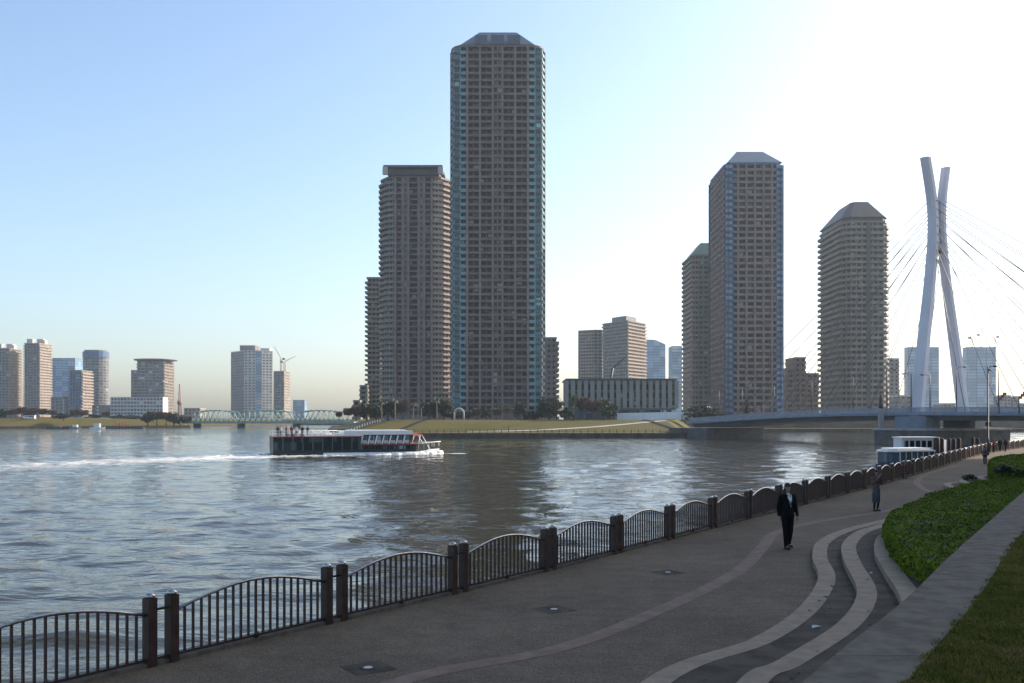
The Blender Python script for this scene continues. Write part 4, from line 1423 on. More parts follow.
# ------------------------------------------------------------------ riverside railing
rail = thing('railing', 'dark brown riverside railing of arched barred panels between paired posts', 'railing', (EDGE_PTS[2][0], EDGE_PTS[2][1], 0))
e2 = offset_line(EDGE, 0.0)
P_ = [np.array(p) for p in EDGE]
arc = np.concatenate([[0], np.cumsum([np.linalg.norm(P_[i + 1] - P_[i]) for i in range(len(P_) - 1)])])
def along(s):
    return np.array([np.interp(s, arc, [p[0] for p in P_]), np.interp(s, arc, [p[1] for p in P_])])
def arc_of(pt):
    d = [np.hypot(p[0] - pt[0], p[1] - pt[1]) for p in P_]
    return arc[int(np.argmin(d))]
s_ref = arc_of((-5.16, 14.7))
BAY = 3.62
ox, oy = EDGE_PTS[2]
post_m = MB()
post_m.prism([(-0.075, -0.075), (0.075, -0.075), (0.075, 0.075), (-0.075, 0.075)], 0.0, 1.0)
post_me = post_m.mesh('post', M['fence_brown'])
cap_me = MB().lathe([(0.070, 1.0), (0.080, 1.012), (0.074, 1.045), (0.045, 1.07), (0.0, 1.078)], 12).mesh('cap', M['steel_cap'])
nbays0, nbays1 = -4, 42
for k in range(nbays0, nbays1):
    sa, sb = s_ref + k * BAY, s_ref + (k + 1) * BAY
    if sb > arc[-1] or sa < 0: continue
    pa, pb = along(sa), along(sb)
    d = pb - pa
    L = np.linalg.norm(d); d /= L
    ang = math.atan2(d[1], d[0])
    gap = 0.19
    far = k > 22
    for off in ((-gap, gap) if True else (0,)):
        p = pa + d * off
        o = link('post', post_me, rail, (p[0] - ox, p[1] - oy, 0), ang)
        link('cap', cap_me, o)
    # short links between the paired posts
    mb = MB()
    x0_, x1_ = gap + 0.075, L - gap - 0.075
    nb = 20
    Hh = lambda f: 0.76 + 0.25 * math.sin(math.pi * f)
    for i in range(1, nb):
        f = i / nb
        x = x0_ + (x1_ - x0_) * f
        mb.box(x - 0.012, x + 0.012, -0.021, 0.021, 0.11, Hh(f) - 0.02)
    mb.box(x0_, x1_, -0.02, 0.02, 0.085, 0.125)
    mb.box(-gap + 0.075, gap - 0.075, -0.018, 0.018, 0.80, 0.835)
    mb.box(-gap + 0.075, gap - 0.075, -0.018, 0.018, 0.085, 0.12)
    mb.box(L / 2 - 0.03, L / 2 + 0.03, -0.03, 0.03, 0.0, 0.1)
    mb.ball((L / 2, -0.02, 0.12), (0.045, 0.045, 0.06), 8)
    o = link('panel', mb.mesh('panel', M['fence_brown']), rail, (pa[0] - ox, pa[1] - oy, 0), ang)
    tr = MB()
    pts_ = [(x0_ + (x1_ - x0_) * i / 16, 0, Hh(i / 16)) for i in range(17)]
    tr.tube(pts_, 0.024, 8)
    tr.build('top_rail', M['fence_rail'], o)

# low railing along the far quay
qr = thing('railing', 'low row of dark rail posts along the far quay below the lawn', 'railing', (-57, 305.4, -0.7))
pm = MB().box(-0.09, 0.09, -0.09, 0.09, 0, 1.05).mesh('post', M['pile_brown'])
for k in range(52):
    link('post', pm, qr, (1 + k * 2.2, 0, 0))
mb = MB()
for z in (0.5, 1.0):
    mb.tube([(0.5, 0, z), (113.5, 0, z)], 0.045, 5)
mb.build('rail', M['pile_brown'], qr)

# ------------------------------------------------------------------ people
def remesh(mb, voxel, name, mats, smooth=3):
    me = mb.mesh('tmp_body', mats)
    o = bpy.data.objects.new('tmp_body', me)
    COL.objects.link(o)
    m = o.modifiers.new('r', 'REMESH')
    m.mode = 'VOXEL'
    m.voxel_size = voxel
    m.use_smooth_shade = True
    if smooth:
        s = o.modifiers.new('s', 'SMOOTH')
        s.factor = 0.5
        s.iterations = smooth
    dg = bpy.context.evaluated_depsgraph_get()
    out = bpy.data.meshes.new_from_object(o.evaluated_get(dg))
    out.name = name
    bpy.data.objects.remove(o)
    bpy.data.meshes.remove(me)
    out.materials.clear()
    for q in (mats if isinstance(mats, (list, tuple)) else [mats]):
        out.materials.append(q)
    return out

M['skin'] = mat('skin', (0.26, 0.155, 0.11), 0.6, 0.06, 8)
M['hair'] = mat('hair_black', (0.012, 0.010, 0.009), 0.5, 0.2, 20)
M['suit'] = mat('black_suit', (0.008, 0.0075, 0.008), 0.9, 0.2, 8, spec=0.1)
M['shirt'] = mat('white_shirt', (0.62, 0.63, 0.66), 0.7, 0.05, 8)
M['tie'] = mat('dark_tie', (0.02, 0.022, 0.035), 0.5, 0.2, 20)
M['shoe'] = mat('black_shoe', (0.010, 0.009, 0.008), 0.35, 0.2, 8)
M['blouse'] = mat('brown_top', (0.115, 0.065, 0.055), 0.8, 0.2, 6)
M['skirt'] = mat('grey_blue_skirt', (0.065, 0.068, 0.075), 0.8, 0.15, 6)
M['red_cloth'] = mat('red_cloth', (0.27, 0.03, 0.025), 0.8, 0.15, 6)
M['grey_cloth'] = mat('grey_cloth', (0.085, 0.085, 0.095), 0.8, 0.15, 6)
M['dark_cloth'] = mat('dark_cloth', (0.022, 0.022, 0.028), 0.8, 0.15, 6)
M['white_cloth'] = mat('white_cloth', (0.5, 0.48, 0.46), 0.8, 0.1, 6)
M['eye'] = mat('eye_dark', (0.015, 0.012, 0.01), 0.3, 0.1, 8)


def person(label, xy, z, H, face, top, bottom, pose='walk', skirt=False, detail=2, group=None, shoe='shoe', suit=False, cam_in_hands=False):
    """Standing figure facing the local -Y; face is the turn about Z in degrees."""
    k = H / 1.75
    root = thing('person', label, 'person', (xy[0], xy[1], z), R(face), group)
    vx = {2: 0.0085, 1: 0.016, 0: 0.03}[detail] * k
    V = lambda x, y, z_: (x * k, y * k, z_ * k)
    legs = {'walk': ((-0.095, -0.10, 0.0), (0.095, 0.12, 0.02)), 'stand': ((-0.09, 0.0, 0.0), (0.09, 0.02, 0.0)), 'sit': ((-0.10, -0.42, 0.0), (0.10, -0.42, 0.0))}[pose]
    sit = pose == 'sit'
    J = {}
    J['pel'] = (0, 0.0, 0.96 if not sit else 0.50)
    dz = J['pel'][2] - 0.96
    J['chest'] = (0, -0.01, 1.28 + dz)
    J['neck'] = (0, 0.0, 1.47 + dz)
    J['head'] = (0, -0.035, 1.635 + dz)
    arms = []
    for s in (-1, 1):
        sh = (s * 0.185, 0.0, 1.405 + dz)
        if cam_in_hands:
            el, wr = (s * 0.235, -0.10, 1.17 + dz), (s * 0.07, -0.24, 1.42 + dz)
            hd = (s * 0.04, -0.25, 1.50 + dz)
        elif sit:
            el, wr = (s * 0.24, -0.02, 1.13 + dz), (s * 0.18, -0.22, 1.02 + dz)
            hd = (s * 0.15, -0.30, 1.01 + dz)
        else:
            sw = (0.05 if s < 0 else -0.06) if pose == 'walk' else 0
            el, wr = (s * 0.225, 0.03 + sw, 1.13 + dz), (s * 0.215, -0.03 + sw * 2, 0.89 + dz)
            hd = (s * 0.205, -0.05 + sw * 2, 0.82 + dz)
        arms.append((s, sh, el, wr, hd))
    lg = []
    for s, (ax, ay, az) in zip((-1, 1), legs):
        hip = (s * 0.095, 0, 0.90 + dz)
        if sit: kn, an = (s * 0.11, -0.40, 0.50), (ax, ay, 0.08)
        else: kn, an = (s * 0.098 + 0.0, ay * 0.35 - 0.03, 0.485), (ax, ay, 0.08 + az)
        lg.append((s, hip, kn, an))
    b = MB()
    def cap(m, a, c, ra, rb, n=10): m.capsule(V(*a), V(*c), ra * k, rb * k, n)
    # the body, one surface from head to feet
    cap(b, J['pel'], (0, 0, 1.08 + dz), 0.13, 0.125)
    b.ball(V(0, 0, 0.95 + dz), (0.165 * k, 0.115 * k, 0.12 * k), 12)
    b.ball(V(0, 0, 1.30 + dz), (0.165 * k, 0.11 * k, 0.17 * k), 12)
    cap(b, (-0.13, 0, 1.40 + dz), (0.13, 0, 1.40 + dz), 0.07, 0.07)
    cap(b, J['neck'], (0, -0.02, 1.56 + dz), 0.055, 0.052)
    b.ball(V(0, -0.02, 1.655 + dz), (0.076 * k, 0.092 * k, 0.10 * k), 14)
    b.ball(V(0, -0.045, 1.585 + dz), (0.056 * k, 0.062 * k, 0.055 * k), 12)
    cap(b, (0, -0.112, 1.645 + dz), (0, -0.128, 1.612 + dz), 0.010, 0.015, 8)
    for s in (-1, 1):
        b.ball(V(s * 0.077, -0.01, 1.64 + dz), (0.012 * k, 0.022 * k, 0.034 * k), 8)
    for s, sh, el, wr, hd in arms:
        cap(b, sh, el, 0.047, 0.038); cap(b, el, wr, 0.038, 0.026)
        if detail == 2:
            w_, h_ = Vector(wr), Vector(hd)
            dr = (h_ - w_).normalized()
            side = Vector((0, 1, 0)) if abs(dr.y) < 0.7 else Vector((1, 0, 0))
            side = (side - dr * side.dot(dr)).normalized()
            palm = dr.cross(side)
            for q in range(4):
                c0 = w_ + dr * 0.03 + side * (q - 1.5) * 0.014
                c1 = w_ + dr * 0.095 + side * (q - 1.5) * 0.020
                cap(b, w_, c1, 0.022, 0.014, 8)
                fl = (0.034, 0.04, 0.037, 0.029)[q]
                mid = c1 + dr * fl + palm * 0.008 * (-s)
                tip = mid + dr * fl * 0.7 + palm * 0.024 * (-s)
                cap(b, c1, mid, 0.0105, 0.0098, 8); cap(b, mid, tip, 0.0098, 0.0085, 8)
            t0 = w_ + dr * 0.03 - side * 0.022
            t1 = t0 + dr * 0.035 - side * 0.028
            cap(b, t0, t1, 0.013, 0.0115, 8); cap(b, t1, t1 + dr * 0.03 - side * 0.004, 0.0112, 0.0095, 8)
        else:
            cap(b, wr, hd, 0.028, 0.030, 8)
    for s, hip, kn, an in lg:
        cap(b, hip, kn, 0.085, 0.056); cap(b, kn, an, 0.056, 0.036)
        cap(b, an, (an[0] + s * 0.01, an[1] - 0.14, an[2] - 0.045), 0.036, 0.03)
        cap(b, an, (an[0], an[1] + 0.04, an[2] - 0.04), 0.036, 0.032)
    body = link('body', remesh(b, vx, 'body', [M['skin'], M['eye']]), root)
    if detail == 2:
        for s in (-1, 1):
            MB().ball(V(s * 0.031, -0.103, 1.655 + dz), 0.0085 * k, 8).build('eye', M['eye'], root)
        MB().ball(V(0, -0.107, 1.578 + dz), (0.022 * k, 0.006 * k, 0.005 * k), 8).build('mouth', M['blouse'], root)
    # hair
    h = MB()
    h.ball(V(0, -0.006, 1.695 + dz), (0.090 * k, 0.106 * k, 0.088 * k), 14)
    h.ball(V(0, 0.035, 1.635 + dz), (0.083 * k, 0.075 * k, 0.09 * k), 12)
    if skirt: h.ball(V(0, 0.05, 1.56 + dz), (0.082 * k, 0.06 * k, 0.11 * k), 12)
    link('hair', remesh(h, max(vx, 0.012 * k), 'hair', M['hair']), root)
    # upper garment
    t = MB()
    g = 0.020
    if suit: lo = 0.80
    else: lo = 0.92
    cap(t, (0, 0, 1.0 + dz), (0, 0, 1.10 + dz), 0.145, 0.135, 12)
    t.ball(V(0, 0, 0.99 + dz), (0.19 * k, 0.135 * k, 0.15 * k), 14)
    t.ball(V(0, 0, 1.29 + dz), (0.188 * k, 0.128 * k, 0.19 * k), 14)
    if suit:
        cap(t, (0, 0, 1.25 + dz), (0, 0, 0.92 + dz), 0.172, 0.175, 14)
        t.ball(V(0, 0, 0.90 + dz), (0.20 * k, 0.145 * k, 0.17 * k), 14)
    cap(t, (-0.155, 0, 1.405 + dz), (0.155, 0, 1.405 + dz), 0.078, 0.078)
    cap(t, (0, 0.01, 1.42 + dz), (0, 0.008, 1.475 + dz), 0.085, 0.07)
    for s, sh, el, wr, hd in arms:
        cap(t, sh, el, 0.068, 0.056)
        cap(t, el, tuple(np.array(el) + (np.array(wr) - np.array(el)) * 0.93), 0.056, 0.042)
    link('jacket' if suit else 'top', remesh(t, max(vx, 0.011 * k), 'top', M[top]), root)
    # lower garment
    p = MB()
    if skirt:
        p.lathe([(0.14 * k, 1.03 * k), (0.17 * k, 0.93 * k), (0.172 * k, 0.72 * k), (0.165 * k, 0.38 * k), (0.15 * k, 0.37 * k), (0.05 * k, 0.9 * k)], 24)
        p.build('skirt', M[bottom], root)
    else:
        p.ball(V(0, 0, 0.94 + dz), (0.175 * k, 0.125 * k, 0.13 * k), 12)
        for s, hip, kn, an in lg:
            cap(p, hip, kn, 0.098, 0.072); cap(p, kn, (an[0], an[1], an[2] - 0.01), 0.072, 0.06)
        link('trousers', remesh(p, max(vx, 0.012 * k), 'trousers', M[bottom]), root)
    for s, hip, kn, an in lg:
        sh_ = MB()
        sh_.capsule(V(an[0], an[1] + 0.045, an[2] - 0.035), V(an[0] + s * 0.012, an[1] - 0.16, an[2] - 0.042), 0.045 * k, 0.038 * k)
        if skirt: sh_.capsule(V(*an), V(kn[0], kn[1], 0.36), 0.045 * k, 0.055 * k)
        link('boot' if skirt else 'shoe', remesh(sh_, max(vx, 0.012 * k), 'shoe', M[shoe]), root)
    if suit:
        s_ = MB()
        s_.add([V(-0.045, -0.132, 1.46), V(0.045, -0.132, 1.46), V(0.040, -0.160, 1.36), V(0.0, -0.196, 1.13), V(-0.040, -0.160, 1.36),
                V(-0.045, -0.10, 1.46), V(0.045, -0.10, 1.46), V(0.052, -0.10, 1.36), V(0.0, -0.10, 1.17), V(-0.052, -0.10, 1.36)],
               [(0, 4, 3, 2, 1), (0, 1, 6, 5), (1, 2, 7, 6), (2, 3, 8, 7), (3, 4, 9, 8), (4, 0, 5, 9)])
        s_.ball(V(0, -0.02, 1.478), (0.060 * k, 0.062 * k, 0.022 * k), 12)
        s_.build('shirt', M['shirt'], root)
        MB().add([V(-0.016, -0.137, 1.455), V(0.016, -0.137, 1.455), V(0.016, -0.190, 1.20), V(0, -0.198, 1.15), V(-0.016, -0.190, 1.20),
                  V(-0.016, -0.12, 1.455), V(0.016, -0.12, 1.455), V(0.016, -0.17, 1.20), V(0, -0.178, 1.15), V(-0.016, -0.17, 1.20)],
                 [(0, 4, 3, 2, 1), (0, 1, 6, 5), (1, 2, 7, 6), (2, 3, 8, 7), (3, 4, 9, 8), (4, 0, 5, 9)]).build('tie', M['tie'], root)
    return root

def ground_at(u, v):
    d = CAM_Z * 1000 / (v - 419)
    return ((u - 512) / 1000 * d, d)
person('man in a black suit, white shirt and dark tie walking along the promenade', ground_at(787.5, 548.5), 0, 1.80, 14, 'suit', 'suit', 'walk', suit=True)
wm = person('woman in a brown top and long grey skirt holding a camera to her face', ground_at(876, 511), 0, 1.60, 18, 'blouse', 'skirt', 'stand', skirt=True, cam_in_hands=True)
x, y = ground_at(876, 511)
c18, s18 = math.cos(R(18)), math.sin(R(18))
px_, py_ = 0.0, -0.30 * 1.6 / 1.75
o = thing('camera_held', 'small dark camera held up by the woman in the long grey skirt', 'camera', (x + px_ * c18 - py_ * s18, y + px_ * s18 + py_ * c18, 1.365), R(18))
o.name = 'compact_camera'
MB().box(-0.055, 0.055, -0.015, 0.015, -0.035, 0.035).build('camera_body', M['dark_steel'], o)
MB().tube([(0, -0.012, 0), (0, -0.04, 0)], 0.022, 10).build('lens', M['dark_steel'], o)
person('person in a grey top and dark trousers standing mid promenade near the lamp post', ground_at(985, 464.5), 0, 1.42, 175, 'grey_cloth', 'dark_cloth', 'stand', detail=1)
person('small person in a red jacket leaning by the riverside railing', ground_at(906, 479), 0, 1.08, 60, 'red_cloth', 'grey_cloth', 'stand', detail=1)
person('left one of the two dark dressed people at the sunlit end of the promenade', ground_at(1000, 451.5), 0, 1.45, 170, 'dark_cloth', 'dark_cloth', 'walk', detail=0, group='pair walking at the far end')
person('right one of the two dark dressed people at the sunlit end of the promenade', ground_at(1005.5, 451.8), 0, 1.5, 190, 'dark_cloth', 'dark_cloth', 'walk', detail=0, group='pair walking at the far end')
person('person in red and black standing by the foot of the tall promenade lamp', ground_at(993.5, 452.5), 0, 1.4, 100, 'red_cloth', 'dark_cloth', 'stand', detail=0)
person('tiny person walking before the right end of the white hoarding', W(682, 350), GZ - 0.1, 1.7, 90, 'dark_cloth', 'dark_cloth', 'walk', detail=0)
person('tiny person standing on the pale path across the lawn', W(508.5, 315.5), slope_z(315.5) + 0.06, 1.7, 90, 'dark_cloth', 'dark_cloth', 'walk', detail=0)

# ------------------------------------------------------------------ the excursion ship
SH_A, SH_B = np.array([-37.6, 156.0]), np.array([-12.6, 164.5])
sd = SH_B - SH_A
SL = np.linalg.norm(sd)
sang = math.atan2(sd[1], sd[0])
sc_ = (SH_A + SH_B) / 2
ship = thing('excursion_ship', 'long dark glazed excursion ship with white roof moving right, trailing a white wake', 'ship', (sc_[0], sc_[1], WATER_Z), sang)
hl, hb = SL / 2, 2.9
def ship_outline(zf, n=14):
    """Half breadths along the hull at height fraction zf."""
    xs = np.linspace(-hl, hl, 25)
    out = []
    for x in xs:
        f = (x + hl) / (2 * hl)
        b = hb * min(1, (0.86 + 0.14 * min(1, f / 0.15)))
        if f > 0.72:
            q = (f - 0.72) / 0.28
            b *= max(0.02, 1 - q ** (2.2 + zf * 1.2))
        out.append((x, b))
    return out
mb = MB()
secs = [(-0.8, 0.0, 0.8), (-0.1, 0.2, 0.9), (0.3, 0.6, 1.0), (0.52, 0.8, 1.0)]
rings = []
for z, zf, k in secs:
    o_ = ship_outline(zf)
    rings.append([(x + (zf * 0.9 * max(0, (x - hl * 0.6) / (hl * 0.4))), -b * k, z + 0.55 * max(0, (x - hl * 0.5) / (hl * 0.5)) ** 2 * zf) for x, b in o_] + [(x + (zf * 0.9 * max(0, (x - hl * 0.6) / (hl * 0.4))), b * k, z + 0.55 * max(0, (x - hl * 0.5) / (hl * 0.5)) ** 2 * zf) for x, b in o_[::-1]])
n = len(rings[0])
vs_ = [p for r__ in rings for p in r__]
fs = []
for i in range(len(rings) - 1):
    for k in range(n):
        fs.append((i * n + k, i * n + (k + 1) % n, (i + 1) * n + (k + 1) % n, (i + 1) * n + k))
fs.append(tuple(range(len(vs_) - n, len(vs_))))
mb.add(vs_, fs)
for q, f in enumerate(mb.f):
    if len(f) == 4 and sum(mb.v[i][0] for i in f) / 4 < -hl * 0.45: mb.m[q] = 1
mb.build('hull', [M['white_paint'], M['boat_dark']], ship)
# dark lower cabin
def cabin(x0, x1, z0, z1, b, mi, name, m):
    return MB().box(x0, x1, -b, b, z0, z1).build(name, m, ship)
XA, XM, XF = -hl + 0.05, 0.5, hl - 3.9
mb = MB()
mb.box(XA, XF, -2.62, 2.62, 0.5, 1.72)
mb.prism([(XF, -2.62), (XF + 2.2, -1.5), (XF + 2.2, 1.5), (XF, 2.62)], 0.5, 1.72)
lower = mb.build('lower_cabin', M['boat_dark'], ship)
upper_aft = MB().box(XA, XM, -2.50, 2.50, 1.72, 3.0).build('aft_saloon', M['boat_dark'], ship)
upper_fore = MB().box(XM + 0.02, XF - 0.9, -2.45, 2.45, 1.82, 3.22).build('fore_saloon', M['boat_dark'], ship)
na = 9
wA = (XM - XA) / na
for sgn in (-1, 1):
    for k in range(na):
        w = MB().box(0.10, wA - 0.10, -0.04, 0.04, 0, 1.95)
        w.build('window', M['boat_glass'], ship, (XA + k * wA, sgn * 2.66, 0.98))
    for k in range(na + 1):
        MB().box(-0.035, 0.035, -0.03, 0.03, 0, 2.1).build('window_frame', M['grey_tile'], ship, (XA + k * wA, sgn * 2.68, 0.9))
    nf_ = 7
    wF = (XF - 0.9 - XM) / nf_
    for k in range(nf_):
        # leaning panes between slanted white frames
        w = MB()
        w.prism([(0.16, 0.0), (wF - 0.16, 0.0), (wF - 0.16, 0.05), (0.16, 0.05)], 0, 1.2)
        w.build('window', M['boat_glass_pale'] , ship, (XM + k * wF, sgn * 2.48 - (0.025), 1.92))
        MB().box(0.2, wF - 0.2, -0.03, 0.03, 0, 0.5).build('window_blind', M['white_cloth'], ship, (XM + k * wF, sgn * 2.535, 1.92))
        lw = MB().box(0.1, wF - 0.1, -0.03, 0.03, 0, 0.55)
        lw.build('window', M['boat_glass'], ship, (XM + k * wF, sgn * 2.65, 1.02))
        fr = MB()
        fr.add([(-0.34, -0.06, 0), (-0.14, -0.06, 0), (0.20, -0.06, 1.4), (0.0, -0.06, 1.4), (-0.34, 0.06, 0), (-0.14, 0.06, 0), (0.20, 0.06, 1.4), (0.0, 0.06, 1.4)],
               [(0, 1, 2, 3), (7, 6, 5, 4), (0, 4, 5, 1), (1, 5, 6, 2), (2, 6, 7, 3), (3, 7, 4, 0)])
        fr.build('window_frame', M['white_paint'], ship, (XM + k * wF + 0.16, sgn * 2.56, 1.80))
for z, xa_, xb_, m_, nm in ((1.72, XM, XF + 0.6, 'red_paint', 'red_strake'), (3.0, XA - 0.1, XM + 0.2, 'red_paint', 'deck_edge')):
    MB().box(xa_, xb_, -2.72, 2.72, z, z + 0.11).build(nm, M[m_], ship)
MB().box(XA + 4.8, XM + 0.3, -2.70, 2.70, 3.112, 3.30).build('deck_edge', M['white_paint'], ship)
mb = MB()
mb.box(XM - 2.8, XF - 0.5, -2.6, 2.6, 3.32, 3.92)
mb.box(XM - 1.8, XF - 1.5, -1.9, 1.9, 3.92, 4.06)
mb.build('roof', M['white_paint'], ship)
mb = MB()
mb.prism([(XF - 0.5, -2.6), (XF + 1.4, -1.6), (XF + 1.4, 1.6), (XF - 0.5, 2.6)], 3.1, [3.7, 3.3, 3.3, 3.7])
mb.build('bow_canopy', M['red_paint'], ship)
# bow: bulwark and rails
mb = MB()
for sgn in (-1, 1):
    mb.tube([(XF + 0.3, sgn * 2.4, 0.9), (XF + 0.8, sgn * 2.1, 3.1)], 0.07, 6)
    mb.tube([(XF + 2.6, sgn * 1.35, 0.9), (XF + 1.3, sgn * 1.5, 3.15)], 0.08, 6)
    mb.tube([(XF + 0.3, sgn * 2.45, 1.85), (XF + 1.8, sgn * 1.9, 1.95), (XF + 3.4, sgn * 0.9, 2.05), (hl + 0.9, 0, 2.1)], 0.06, 6)
    for k in range(5):
        t = k / 4
        p = Vector((XF + 0.5, sgn * 2.4, 0.9)).lerp(Vector((hl + 0.6, sgn * 0.1, 1.35)), t)
        mb.tube([p, (p.x, p.y, 1.95)], 0.04, 5)
mb.build('bow_rail', M['white_paint'], ship)
# stern deck: railing, benches
mb = MB()
for sgn in (-1, 1):
    mb.tube([(XA, sgn * 2.6, 3.95), (XM - 3, sgn * 2.6, 3.95)], 0.035, 5)
    mb.tube([(XA, sgn * 2.6, 3.55), (XM - 3, sgn * 2.6, 3.55)], 0.025, 5)
    for k in range(9):
        x = XA + (XM - 3 - XA) * k / 8
        mb.tube([(x, sgn * 2.6, 3.1), (x, sgn * 2.6, 3.95)], 0.03, 5)
mb.tube([(XA, -2.6, 3.95), (XA, 2.6, 3.95)], 0.035, 5)
mb.build('deck_rail', M['white_paint'], ship)
for k in range(7):
    b_ = MB()
    b_.box(-0.22, 0.22, -1.9, 1.9, 0.40, 0.46)
    b_.box(-0.25, -0.19, -1.9, 1.9, 0.46, 0.95)
    b_.box(-0.18, 0.18, -1.7, -1.6, 0, 0.40); b_.box(-0.18, 0.18, 1.6, 1.7, 0, 0.40)
    b_.build('bench', M['white_paint'], ship, (XA + 2.6 + k * 1.05, 0, 3.11))
cs, sn = math.cos(sang), math.sin(sang)
folk = [(-0.2 + 1.0, -2.2, 'dark_cloth', 'dark'), (2.1, -1.6, 'dark_cloth', 'dark'), (2.9, -2.1, 'red_cloth', 'red'), (3.7, -1.2, 'white_cloth', 'white'), (4.5, -2.2, 'dark_cloth', 'dark'), (5.4, -1.7, 'grey_cloth', 'grey'), (1.5, 0.6, 'white_cloth', 'white'), (3.2, 1.2, 'dark_cloth', 'dark')]
flab = ['person in dark clothes nearest the stern rail of the ship', 'second person from the ship stern, in dark clothes, on the open deck', 'person in red on the open stern deck of the ship', 'person in a white top standing right of the one in red on the ship', 'dark dressed person at the ship rail right of the white topped one', 'person in grey, the foremost one on the open ship deck', 'person in white standing behind the near rail at the ship stern', 'person in dark clothes on the far side of the open ship deck']
for (dx, dy, c_, _), lab in zip(folk, flab):
    x, y = XA + dx, dy
    person(lab, (sc_[0] + x * cs - y * sn, sc_[1] + x * sn + y * cs), WATER_Z + 3.112, 1.65, random.uniform(-60, 60), c_, 'dark_cloth', 'stand', detail=0, group='passengers on the open deck of the ship')
# splashed water at the bow
mb = MB()
for k in range(620):
    f = random.random() ** 1.5
    x = hl + 0.9 - f * (2 * hl + 3)
    yy = -(2.75 * min(1, (f * 5.5) ** 0.6) + random.uniform(0.0, 0.4 + 1.6 * f))
    r_ = random.uniform(0.09, 0.36) * (1 - 0.35 * f)
    mb.ball((x, yy, random.uniform(-0.08, 0.5) * (1 - min(1, f * 2.5) * 0.72)), (r_ * 1.9, r_, r_ * 0.8), 6)
for k in range(150):
    f = random.random()
    r_ = random.uniform(0.08, 0.3)
    mb.ball((-hl - 0.2 - f * 9, random.uniform(-2.6, 2.4) - f * 2.0, random.uniform(-0.1, 0.4) * (1 - f)), (r_ * 1.9, r_ * 1.2, r_ * 0.8), 6)
sp = link('bow_wave', remesh(mb, 0.09, 'bow_wave', mat('foam_white', (0.8, 0.79, 0.75), 0.7, 0.05, 2), 1), None, (sc_[0], sc_[1], WATER_Z), sang)
tag(sp, 'white water thrown up along the ship bow', 'bow wave', kind='stuff')

# ------------------------------------------------------------------ moored glass boat and landing stage
bdir = np.array([0.52, 0.854])
def moored(xy, ang):
    o = thing('water_bus', 'white roofed glass water bus moored at the landing stage, blue hull', 'boat', (xy[0], xy[1], WATER_Z), ang)
    mb = MB()
    xs = np.linspace(-7, 7, 15)
    rings = []
    for z, k in ((-0.6, 0.8), (0.25, 0.95), (0.95, 1.0)):
        ring = []
        for sgn in (-1, 1):
            for x in (xs if sgn < 0 else xs[::-1]):
                f = (x + 7) / 14
                b_ = 2.2 * k * (1 if f < 0.65 else max(0.05, 1 - ((f - 0.65) / 0.35) ** 2.4))
                ring.append((x, sgn * b_, z))
        rings.append(ring)
    n = len(rings[0])
    vs_ = [p for r__ in rings for p in r__]
    fs = [(i * n + k, i * n + (k + 1) % n, (i + 1) * n + (k + 1) % n, (i + 1) * n + k) for i in range(2) for k in range(n)]
    fs.append(tuple(range(2 * n, 3 * n)))
    mb.add(vs_, fs)
    mb.build('hull', M['boat_blue'], o)
    cab = MB()
    cab.prism([(-6, -1.9), (3.4, -1.9), (5.2, -0.9), (5.2, 0.9), (3.4, 1.9), (-6, 1.9)], 0.96, 2.25)
    cab.build('cabin', M['boat_blue'], o)
    for sgn in (-1, 1):
        for k in range(6):
            MB().box(0.09, 1.5, -0.03, 0.03, 0, 0.95).build('window', M['boat_glass_pale'], o, (-6 + k * 1.57, sgn * 1.91, 1.15))
    for sgn in (-1, 1):
        for k in range(7):
            MB().box(-0.09, 0.09, -0.05, 0.05, 0, 1.3).build('window_frame', M['white_paint'], o, (-6 + k * 1.57, sgn * 1.93, 0.97))
    for (xa_, ya_), (xb_, yb_) in (((3.4, -1.9), (5.2, -0.9)), ((5.2, -0.9), (5.2, 0.9)), ((5.2, 0.9), (3.4, 1.9))):
        d = Vector((xb_ - xa_, yb_ - ya_, 0)); L = d.length
        MB().box(0.1, L - 0.1, -0.04, 0.02, 0, 0.95).build('windscreen', M['boat_glass_pale'], o, (xa_, ya_, 1.15), math.atan2(d.y, d.x))
    rf = MB()
    rf.prism([(-6.2, -2.05), (3.5, -2.05), (5.5, -1.0), (5.5, 1.0), (3.5, 2.05), (-6.2, 2.05)], 2.25, 2.42)
    rf.prism([(-5.6, -1.5), (3.2, -1.5), (4.6, -0.7), (4.6, 0.7), (3.2, 1.5), (-5.6, 1.5)], 2.42, 2.66)
    rf.build('roof', M['white_paint'], o)
    MB().box(-7, 5.4, -2.24, -2.16, 0.82, 0.96).build('rubbing_strake', M['white_paint'], o)
    return o
wb = moored((42.5, 109), math.atan2(-0.40, -0.92))
wb.scale = (0.52, 0.8, 1.0)
ls = thing('landing_stage', 'floating landing stage with a long white cabin behind the moored water bus', 'landing stage', (50.2, 124, WATER_Z), 0)
MB().box(-3.2, 5, -1.6, 3, -0.4, 0.5).build('pontoon', M['pier_concrete'], ls)
MB().box(-2.3, 2.2, -1.2, 1.6, 0.5, 3.45).build('cabin', M['white_panel'], ls)
for k in range(6):
    MB().box(0, 0.5, -0.04, 0.02, 0, 0.8).build('window', M['glass'], ls, (-2.05 + k * 0.72, -1.22, 2.35))
MB().box(-2.45, 2.35, -1.35, 1.75, 3.452, 3.58).build('roof', M['white_panel'], ls)
MB().box(3.2, 3.9, -1.0, 0.4, 0.5, 3.2).build('ticket_booth', M['white_panel'], ls)
piles = [(936.6, 112, 437.5, 0.34), (941, 112.5, 438, 0.34), (949, 117, 438.5, 0.22), (953.5, 112, 438.5, 0.26), (958.5, 113.5, 438, 0.26), (972.8, 118, 437, 0.2), (977.6, 119, 438, 0.2)]
